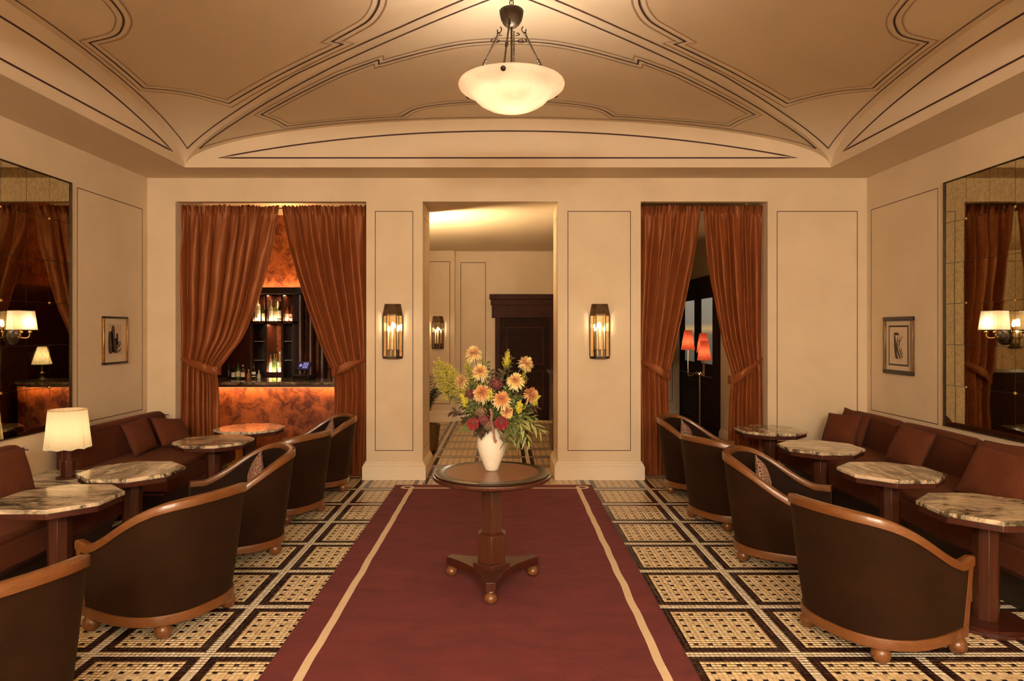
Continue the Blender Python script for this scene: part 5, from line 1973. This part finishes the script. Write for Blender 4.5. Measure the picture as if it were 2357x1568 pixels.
def added_pier_lamp(x, y, z, label, power):
    t = thing('added_sconce', label, 'wall lamp', (x, y, z))
    MB().lathe([(.05, 0), (.05, .012), (.02, .02), (.012, .03), (.012, .09)], 20).build('backplate', M['brass'], t, smooth=True, rot=(-PI / 2, 0, 0))
    MB().tube([(0, .085, 0), (0, .10, .0), (0, .11, .03)], .009, 8).build('arm', M['brass'], t, smooth=True)
    MB().lathe([(.02, .0), (.06, .01), (.098, .06), (.104, .155), (.100, .155), (.094, .06), (.055, .016)], 32, (0, .11)).build('cup', M['dark_bronze'], t, smooth=True)  # added shield, keeps the globe's light off the jambs
    MB().ball((0, .11, .10), .08, 24, 14).build('globe', globe_mat('added_sconce_glow', power, .08, (1.0, 0.76, 0.44)), t, smooth=True)


added_pier_lamp(-1.22, YH, 1.85, 'unseen globe sconce added on the hall side of the narrow pier', 480)
added_pier_lamp(1.10, YH, 2.20, 'unseen globe sconce added on the hall side of the wide pier', 9)


def fill_globe(x, y, z, label, power):  # globes added out of view as frontal fill light
    t = thing('fill_globe_pendant', label, 'pendant lamp', (x, y, z))
    MB().tube([(0, 0, .16), (0, 0, ZS - z)], .008, 8).build('rod', M['brass'], t, smooth=True)
    MB().ball((0, 0, 0), .16, 28, 16).build('globe', globe_mat('fill_globe_glow', power, .16), t, smooth=True)


for x_, lab_ in ((-1.3, 'unseen opal globe added as fill behind the viewer on the lamp shelf side'), (1.36, 'unseen opal globe added as fill behind the viewer on the long bench side')):
    fill_globe(x_, -2.6, 2.9, lab_, 380)
fill_globe(UX, -3.45, 2.9, 'unseen opal globe added as fill behind the viewer by the far end', 330)

# ------------------------------------------------------------------ bouquet
MOUTH = Vector((VX, VY, VZ + 0.27))


def bq(zx, zy, dy=0.0):
    return at(960 + zx / 4.356, 760 + zy / 4.356, VY + dy)


def grad(name, stops, size, rough=0.6):
    m = NT(name)
    ln_ = m.n('ShaderNodeVectorMath', operation='LENGTH')
    m.l(m.coord('Object'), ln_.inputs[0])
    m.color(m.ramp(m.math('DIVIDE', ln_.outputs['Value'], size), stops))
    m.set(Roughness=rough)
    m.b.inputs['Sheen Weight'].default_value = 0.2
    return m.mat


M['mum_yellow'] = grad('peach_yellow_petals', [(0.0, (0.42, 0.09, 0.02)), (0.35, (0.66, 0.26, 0.08)), (0.6, (0.86, 0.57, 0.20)), (1.0, (0.92, 0.78, 0.36))], 0.062)
M['mum_orange'] = grad('apricot_petals', [(0.0, (0.36, 0.07, 0.015)), (0.4, (0.60, 0.20, 0.05)), (0.75, (0.80, 0.44, 0.17)), (1.0, (0.88, 0.66, 0.36))], 0.064)
M['dahlia'] = grad('crimson_petals', [(0.0, (0.30, 0.035, 0.012)), (0.4, (0.30, 0.008, 0.010)), (1.0, (0.20, 0.006, 0.010))], 0.05)
M['stem'] = plain('green_stem', (0.10, 0.13, 0.03), 0.6)
M['leaf'] = mottled('olive_leaf', (0.055, 0.075, 0.018), (0.16, 0.19, 0.045), 30, 0.5)
M['leaf_pale'] = mottled('pale_olive_leaf', (0.20, 0.22, 0.05), (0.36, 0.36, 0.11), 30, 0.5)
M['leaf_dark'] = mottled('bronze_leaf', (0.030, 0.022, 0.010), (0.085, 0.045, 0.022), 30, 0.5)
M['goldenrod'] = mottled('goldenrod', (0.32, 0.27, 0.035), (0.55, 0.46, 0.08), 60, 0.8)
M['yellow_bud'] = mottled('bright_yellow_bud', (0.52, 0.46, 0.03), (0.70, 0.62, 0.07), 60, 0.7)
M['hydrangea'] = mottled('plum_hydrangea', (0.10, 0.018, 0.020), (0.24, 0.055, 0.060), 60, 0.7)
M['hydrangea_green'] = mottled('antique_hydrangea', (0.14, 0.07, 0.045), (0.30, 0.20, 0.10), 70, 0.7)
M['amaranth'] = mottled('dusty_amaranth', (0.26, 0.11, 0.075), (0.40, 0.22, 0.15), 60, 0.8)


def basis(n):
    n = n.normalized()
    a = n.orthogonal().normalized()
    return n, a, n.cross(a)


def stem_pts(top, back):
    mid = (top + MOUTH) / 2 + Vector((0, 0.0, 0.02))
    return spline([MOUTH + Vector(((top.x - VX) * .12, (top.y - VY) * .12, -0.10)), MOUTH + Vector(((top.x - VX) * .2, (top.y - VY) * .2, 0.0)), mid, top - back * 0.03, top], 5)


def bloom(name, label, cat, top, nrm, R, mat, npet, wide, group, flat=0.0, seed=0, tiers=5, stem=True):
    """ray flower: petals spring from a centre along a dome about nrm"""
    t = thing(name, label, cat, top, 0, group)
    n, a, b = basis(Vector(nrm))
    rn = random.Random(seed)
    mb = MB()
    for k in range(npet):
        q = (k + 0.5) / npet
        th = k * 2.39996 + rn.uniform(-.1, .1)
        ph = math.radians(12 + (96 + flat) * q ** 0.8 + rn.uniform(-6, 6))
        L_ = R * (0.60 + 0.40 * q ** 0.5) * rn.uniform(.85, 1.08)
        d0_ = (n * math.cos(ph) + (a * math.cos(th) + b * math.sin(th)) * math.sin(ph)).normalized()
        sd = d0_.cross(n)
        sd = sd.normalized() if sd.length > 1e-4 else a
        curl = n * (0.16 * R * (1 if rn.random() < .7 else -1.0))
        pts = [d0_ * (L_ * s) + curl * (s ** 2.2) * (0.6 + .8 * rn.random()) - Vector((0, 0, .30 * R)) * s * s * q for s in (0.0, .35, .7, .92, 1.0)]
        ws = [wide * .45, wide * .8, wide, wide * .9, wide * .25]
        up = d0_.cross(sd).normalized()
        vv = []
        for p, w in zip(pts, ws):
            vv += [p - sd * w + up * w * .45, p, p + sd * w + up * w * .45]
        ff = []
        for i in range(4):
            j = i * 3
            ff += [(j, j + 1, j + 4, j + 3), (j + 1, j + 2, j + 5, j + 4)]
        mb.add(vv, ff)
    mb.build('petals', M[mat], t, smooth=True, angle=80)
    MB().ball(-n * R * .05, R * .20, 10, 8).build('calyx', M['leaf'], t, smooth=True)
    if stem:
        MB().tube([p - top for p in stem_pts(top, n)], 0.0028, 6).build('stem', M['stem'], t, smooth=True)
    return t


GM = 'spider chrysanthemums in the vase'
MUMS = [(570, 235, -.02, (-.15, -.45, .95), 0.063, 'mum_yellow', 'pale yellow spider chrysanthemum, topmost bloom of the bouquet'),
        (632, 415, -.07, (0, -.65, .8), 0.060, 'mum_yellow', 'peach yellow spider chrysanthemum just below the topmost bloom'),
        (448, 510, -.04, (-.8, -.4, .4), 0.054, 'mum_yellow', 'spider chrysanthemum turned sideways beside the goldenrod'),
        (985, 505, -.08, (.15, -.75, .6), 0.064, 'mum_yellow', 'large peach spider chrysanthemum against the dark hall door'),
        (1085, 330, -.01, (.65, -.4, .65), 0.059, 'mum_yellow', 'peach spider chrysanthemum highest before the hall door'),
        (655, 625, -.12, (-.3, -.8, .5), 0.064, 'mum_orange', 'apricot spider chrysanthemum at the heart of the bouquet, goldenrod side'),
        (850, 690, -.14, (.1, -.85, .45), 0.064, 'mum_orange', 'apricot spider chrysanthemum at the heart of the bouquet, above the crimson dahlia'),
        (1135, 640, -.04, (.75, -.5, .35), 0.059, 'mum_orange', 'apricot spider chrysanthemum turned outward at the door side'),
        (900, 812, -.08, (.3, -.9, -.1), 0.046, 'mum_yellow', 'half hidden yellow chrysanthemum right behind the crimson dahlia')]
for i, (zx, zy, dy, nr, R, mt, lab) in enumerate(MUMS):
    bloom('chrysanthemum', lab, 'flower', bq(zx, zy, dy), nr, R, mt, 170, .0023, GM, 6, 40 + i)
bloom('dahlia', 'large crimson dahlia hanging over the vase shoulder', 'flower', bq(845, 915, -.14), (.05, -1, .05), .047, 'dahlia', 130, .0056, 'crimson dahlias in the vase', -6, 60)
bloom('dahlia', 'smaller crimson dahlia with orange flecks on the goldenrod side', 'flower', bq(560, 925, -.12), (-.35, -.95, -.05), .042, 'dahlia', 110, .0052, 'crimson dahlias in the vase', -6, 61)


def cluster(name, label, c, R, mat, n, dot, seed, sq=(1, .8, .8)):
    """rounded head of many florets on a stem"""
    t = thing(name, label, 'flower', c, 0, 'hydrangea heads in the vase')
    rn = random.Random(seed)
    mb = MB()
    for k in range(n):
        th, z = k * 2.39996, 1 - 2 * (k + .5) / n
        r = math.sqrt(1 - z * z)
        d = Vector((r * math.cos(th) * sq[0], r * math.sin(th) * sq[1], z * sq[2]))
        p = d * R * rn.uniform(.75, 1.05)
        nn, a, b = basis(d)
        ro = rn.uniform(0, PI)
        for q in range(4):
            e = a * math.cos(ro + q * PI / 2) + b * math.sin(ro + q * PI / 2)
            f = a * math.cos(ro + q * PI / 2 + .6) + b * math.sin(ro + q * PI / 2 + .6)
            g = a * math.cos(ro + q * PI / 2 - .6) + b * math.sin(ro + q * PI / 2 - .6)
            mb.add([p, p + f * dot * .75 + nn * dot * .15, p + e * dot + nn * dot * .3, p + g * dot * .75 + nn * dot * .15], [(0, 1, 2, 3)])
    mb.build('florets', M[mat], t)
    MB().ball((0, 0, 0), R * .72, 12, 8, sq).build('core', M['leaf_dark'], t, smooth=True)
    MB().tube([p - c for p in stem_pts(c, Vector((0, 0, 1)))], .003, 6).build('stem', M['stem'], t, smooth=True)


cluster('hydrangea', 'plum hydrangea head between the chrysanthemums', bq(790, 545, -.05), .050, 'hydrangea', 90, .011, 1)
cluster('hydrangea', 'plum hydrangea head low between the two dahlias', bq(665, 895, -.09), .050, 'hydrangea', 90, .011, 2)
cluster('hydrangea', 'faded green hydrangea head at the vase mouth', bq(725, 960, -.09), .042, 'hydrangea_green', 80, .010, 3)
cluster('hydrangea', 'faded pink hydrangea head above the smaller dahlia', bq(640, 820, -.10), .040, 'hydrangea_green', 70, .010, 4)
cluster('hydrangea', 'small plum hydrangea head on the goldenrod side', bq(530, 640, -.03), .038, 'hydrangea', 60, .010, 5)
cluster('hydrangea', 'dark hydrangea head drooping over the vase shoulder', bq(865, 1070, -.10), .024, 'hydrangea_green', 40, .008, 6)


def spray(label, top, spread, mat, n, dot, seed, lean=(0, 0, 0), group='goldenrod sprays in the vase', length=.20, name='goldenrod'):
    t = thing(name, label, 'flower', top, 0, group)
    rn = random.Random(seed)
    sp_ = stem_pts(top, Vector((lean[0], lean[1], 1)))
    st = MB().tube([p - top for p in sp_], .0022, 5)
    mb = MB()
    axis = (sp_[-1] - sp_[-6]).normalized()
    n_, a, b = basis(axis)
    for k in range(n):
        s = rn.random() ** .8
        base = -axis * length * s
        th = rn.uniform(0, 2 * PI)
        out = (a * math.cos(th) + b * math.sin(th)) * spread * (.25 + .95 * s) * rn.uniform(.4, 1.0) + axis * rn.uniform(.01, .05)
        tip = base + out
        st.tube([base, base + out * .5 + axis * .006, tip], [.0012, .0009, .0005], 3)
        for j in range(7):
            w = .3 + .7 * j / 6
            p = base.lerp(tip, w) + Vector((rn.uniform(-1, 1), rn.uniform(-1, 1), rn.uniform(-.3, 1.2))) * dot * 1.3
            r = dot * rn.uniform(.5, 1.0)
            mb.add([p + Vector((r, 0, 0)), p + Vector((0, r, 0)), p + Vector((-r, 0, 0)), p + Vector((0, -r, 0)), p + Vector((0, 0, r * 1.3)), p + Vector((0, 0, -r))],
                   [(0, 1, 4), (1, 2, 4), (2, 3, 4), (3, 0, 4), (1, 0, 5), (2, 1, 5), (3, 2, 5), (0, 3, 5)])
    st.build('stem', M['stem'], t, smooth=True)
    mb.build('buds', M[mat], t)


spray('large feathery goldenrod spray spreading out toward the hall lantern', bq(215, 330, .0), .085, 'goldenrod', 190, .0044, 1, (-.6, 0, 0))
spray('second feathery goldenrod spray, lower and further out', bq(190, 450, .02), .07, 'goldenrod', 150, .0042, 2, (-.6, 0, 0))
spray('feathery goldenrod spray nearest the sideways chrysanthemum', bq(330, 390, -.02), .075, 'goldenrod', 170, .0042, 3, (-.5, 0, 0))
spray('goldenrod spray under the topmost chrysanthemum', bq(500, 330, .02), .065, 'goldenrod', 130, .0040, 4, (-.2, 0, 0))
spray('goldenrod spray beside the topmost chrysanthemum, dark tipped', bq(660, 290, .03), .045, 'goldenrod', 50, .0028, 5, (.1, 0, 0))
spray('tall budded spray standing before the hall door', bq(905, 245, .02), .038, 'goldenrod', 60, .0036, 6, (.15, 0, 0), length=.10)
spray('budded spray under the highest door-side chrysanthemum', bq(1080, 430, .02), .04, 'goldenrod', 50, .0034, 7, (.3, 0, 0), length=.10)
GY = 'bright yellow bud sprigs in the vase'
spray('bright yellow sprig low on the goldenrod side', bq(465, 690, -.06), .030, 'yellow_bud', 30, .0052, 8, (-.3, 0, 0), GY, .06, 'yellow_sprig')
spray('bright yellow sprig between the two apricot chrysanthemums', bq(735, 640, -.13), .026, 'yellow_bud', 26, .0052, 9, (0, 0, 0), GY, .05, 'yellow_sprig')
spray('bright yellow sprig below the large door-side chrysanthemum', bq(1040, 740, -.07), .034, 'yellow_bud', 34, .0050, 10, (.3, 0, 0), GY, .07, 'yellow_sprig')
spray('bright yellow sprig at the outer door side', bq(1195, 690, -.02), .026, 'yellow_bud', 26, .0050, 11, (.6, 0, 0), GY, .06, 'yellow_sprig')
spray('bright yellow sprig above the hall door handle side', bq(910, 290, .0), .024, 'yellow_bud', 16, .0052, 12, (.1, 0, 0), GY, .05, 'yellow_sprig')


def leaf_shape(mb, p, d, L_, w, up, droop=.3):
    d = d.normalized()
    sd = d.cross(up)
    sd = sd.normalized() if sd.length > 1e-4 else d.orthogonal()
    nn = sd.cross(d)
    vv = []
    for s, k in ((0, .12), (.25, .8), (.55, 1), (.8, .65), (1, .05)):
        c = p + d * L_ * s - Vector((0, 0, 1)) * droop * L_ * s * s
        vv += [c - sd * w * k + nn * w * k * .3, c, c + sd * w * k + nn * w * k * .3]
    ff = []
    for i in range(4):
        j = i * 3
        ff += [(j, j + 1, j + 4, j + 3), (j + 1, j + 2, j + 5, j + 4)]
    mb.add(vv, ff)


def branch(label, tip, mat, n, L_, w, seed, group='leafy stems in the vase', droop=.3, via=None, span=.6):
    t = thing('leafy_stem', label, 'foliage', tip, 0, group)
    rn = random.Random(seed)
    pts = spline([MOUTH + Vector((0, 0, -.08)), MOUTH + Vector(((tip.x - VX) * .15, (tip.y - VY) * .3, .02)), via if via else (tip + MOUTH) / 2 + Vector((0, 0, .05)), tip], 8)
    MB().tube([p - tip for p in pts], [.0024 - .0016 * i / (len(pts) - 1) for i in range(len(pts))], 5).build('stem', M['stem'], t, smooth=True)
    mb = MB()
    for k in range(n):
        s = 1 - span * (1 - (k + .5) / n)
        i = min(len(pts) - 2, int(s * (len(pts) - 1)))
        p = pts[i].lerp(pts[i + 1], s * (len(pts) - 1) - i) - tip
        d = (pts[i + 1] - pts[i]).normalized()
        th = k * 2.4 + rn.uniform(-.5, .5)
        nn, a, b = basis(d)
        out = d * .75 + (a * math.cos(th) + b * math.sin(th)) * .8
        leaf_shape(mb, p, out, L_ * rn.uniform(.7, 1.1), w * rn.uniform(.8, 1.1), Vector((rn.uniform(-.3, .3), -.6, 1)), droop)
    mb.build('leaves', M[mat], t, smooth=True, angle=80)


LV = [('long willow-like leaves sweeping down before the desk', (1245, 1015), -.06, 'leaf_pale', 22, 0.0810, 0.0075, (1060, 900)),
      ('willow-like leaves hanging beside the vase', (915, 1150), -.14, 'leaf', 20, 0.0756, 0.0075, (900, 960)),
      ('willow-like leaves hanging at the table edge side', (1130, 1140), -.10, 'leaf_pale', 20, 0.0756, 0.0069, (1020, 930)),
      ('willow-like stem between the hanging leaves', (1035, 1090), -.12, 'leaf', 20, 0.0702, 0.0069, (960, 930)),
      ('olive leafy stem under the outward apricot bloom', (1180, 880), -.03, 'leaf', 23, 0.0594, 0.0115, (1000, 850)),
      ('dark bronze leaves jutting out at the goldenrod side', (365, 815), -.04, 'leaf_dark', 17, 0.0540, 0.0115, (480, 850)),
      ('olive leaves hanging over the smaller dahlia', (480, 990), -.08, 'leaf', 17, 0.0540, 0.0103, (540, 880)),
      ('dark leafy stem behind the plum hydrangea', (740, 400), .03, 'leaf_dark', 23, 0.0486, 0.0115, (760, 600)),
      ('dark leafy stem rising before the hall door', (950, 270), .03, 'leaf_dark', 23, 0.0432, 0.0103, (900, 500)),
      ('olive leafy stem behind the heart of the bouquet', (560, 560), .0, 'leaf', 23, 0.0594, 0.0126, (640, 750)),
      ('dark olive leafy stem between large blooms', (900, 600), -.03, 'leaf', 23, 0.0594, 0.0138, (850, 800)),
      ('dark leafy stem at the far door side', (1200, 780), .02, 'leaf_dark', 23, 0.0486, 0.0103, (1020, 800)),
      ('dark leaves low behind the dahlias', (760, 860), .02, 'leaf_dark', 23, 0.0594, 0.0138, (760, 950)),
      ('olive leafy stem beneath the goldenrod', (330, 600), .0, 'leaf', 27, 0.0486, 0.0103, (500, 800)),
      ('dark leaf collar at the vase mouth', (620, 1040), -.08, 'leaf_dark', 17, 0.0486, 0.0115, (660, 960)),
      ('olive leaves behind the outward apricot bloom', (1080, 560), .04, 'leaf_dark', 23, 0.0540, 0.0126, (960, 750))]
LV += [('olive filler leaves at the middle of the bouquet', (700, 700), .0, 'leaf', 26, .06, .013, (720, 850)),
       ('dark filler leaves behind the chrysanthemum heart', (820, 430), .04, 'leaf_dark', 24, .055, .012, (800, 650)),
       ('olive filler leaves on the door side', (1010, 650), .0, 'leaf', 26, .06, .012, (930, 830)),
       ('olive filler leaves toward the goldenrod', (440, 640), .02, 'leaf', 26, .055, .011, (580, 820)),
       ('dark filler leaves above the vase mouth', (600, 860), -.03, 'leaf_dark', 24, .055, .012, (660, 930)),
       ('dark filler leaves above the large dahlia', (960, 860), -.03, 'leaf_dark', 24, .055, .012, (880, 930))]
for k_, (fx_, fy_, nm_) in enumerate(((600, 500, 'beside the second bloom'), (700, 330, 'between the top blooms'), (860, 400, 'before the door jamb'), (1050, 480, 'under the highest door-side bloom'),
                                   (480, 760, 'above the bronze leaves'), (1120, 760, 'outside the yellow sprig'), (820, 800, 'over the large dahlia'), (560, 720, 'under the apricot bloom'))):
    LV.append(('mixed green and bronze leaves ' + nm_, (fx_, fy_), .01, 'leaf' if k_ % 2 else 'leaf_dark', 24, .058, .0125, ((fx_ + 740) / 2, (fy_ + 980) / 2)))
for k_, (fx_, fy_, nm_) in enumerate(((520, 800, 'before the bronze spray'), (700, 780, 'before the heart of the bouquet'), (960, 760, 'beside the half hidden bloom'), (1080, 860, 'above the hanging leaves'),
                                   (470, 900, 'beside the smaller dahlia'), (780, 740, 'under the apricot pair'), (1000, 960, 'beside the large dahlia'), (640, 1000, 'on the vase shoulder'),
                                   (910, 540, 'under the large peach bloom'), (560, 430, 'behind the second bloom'))):
    LV.append(('short olive leaves ' + nm_, (fx_, fy_), -.07, ('leaf', 'leaf_dark', 'leaf')[k_ % 3], 26, .05, .0105, ((fx_ + 740) / 2, (fy_ + 980) / 2)))
for i, (lab, tp, dy, mt, n, L_, w, via) in enumerate(LV):
    branch(lab, bq(tp[0], tp[1], dy), mt, n, L_, w, 80 + i, via=bq(via[0], via[1], dy * .7))
am = thing('amaranth', 'dusty pink amaranth tassel trailing down the vase', 'flower', bq(750, 830, -.13))
o0 = bq(750, 830, -.13)
path = [bq(x, y, d) - o0 for x, y, d in ((735, 800, -.10), (750, 850, -.13), (745, 920, -.135), (765, 1010, -.135), (775, 1085, -.125), (790, 1125, -.12))]
pts = spline(path, 6)
MB().tube(pts, .002, 5).build('stem', M['stem'], am, smooth=True)
mb = MB()
rn = random.Random(3)
for p in pts:
    for k in range(9):
        q = Vector(p) + Vector((rn.uniform(-1, 1), rn.uniform(-1, 1), rn.uniform(-1, 1))) * .0065
        mb.ball(q, .0034, 6, 4)
mb.build('tassel', M['amaranth'], am, smooth=True)
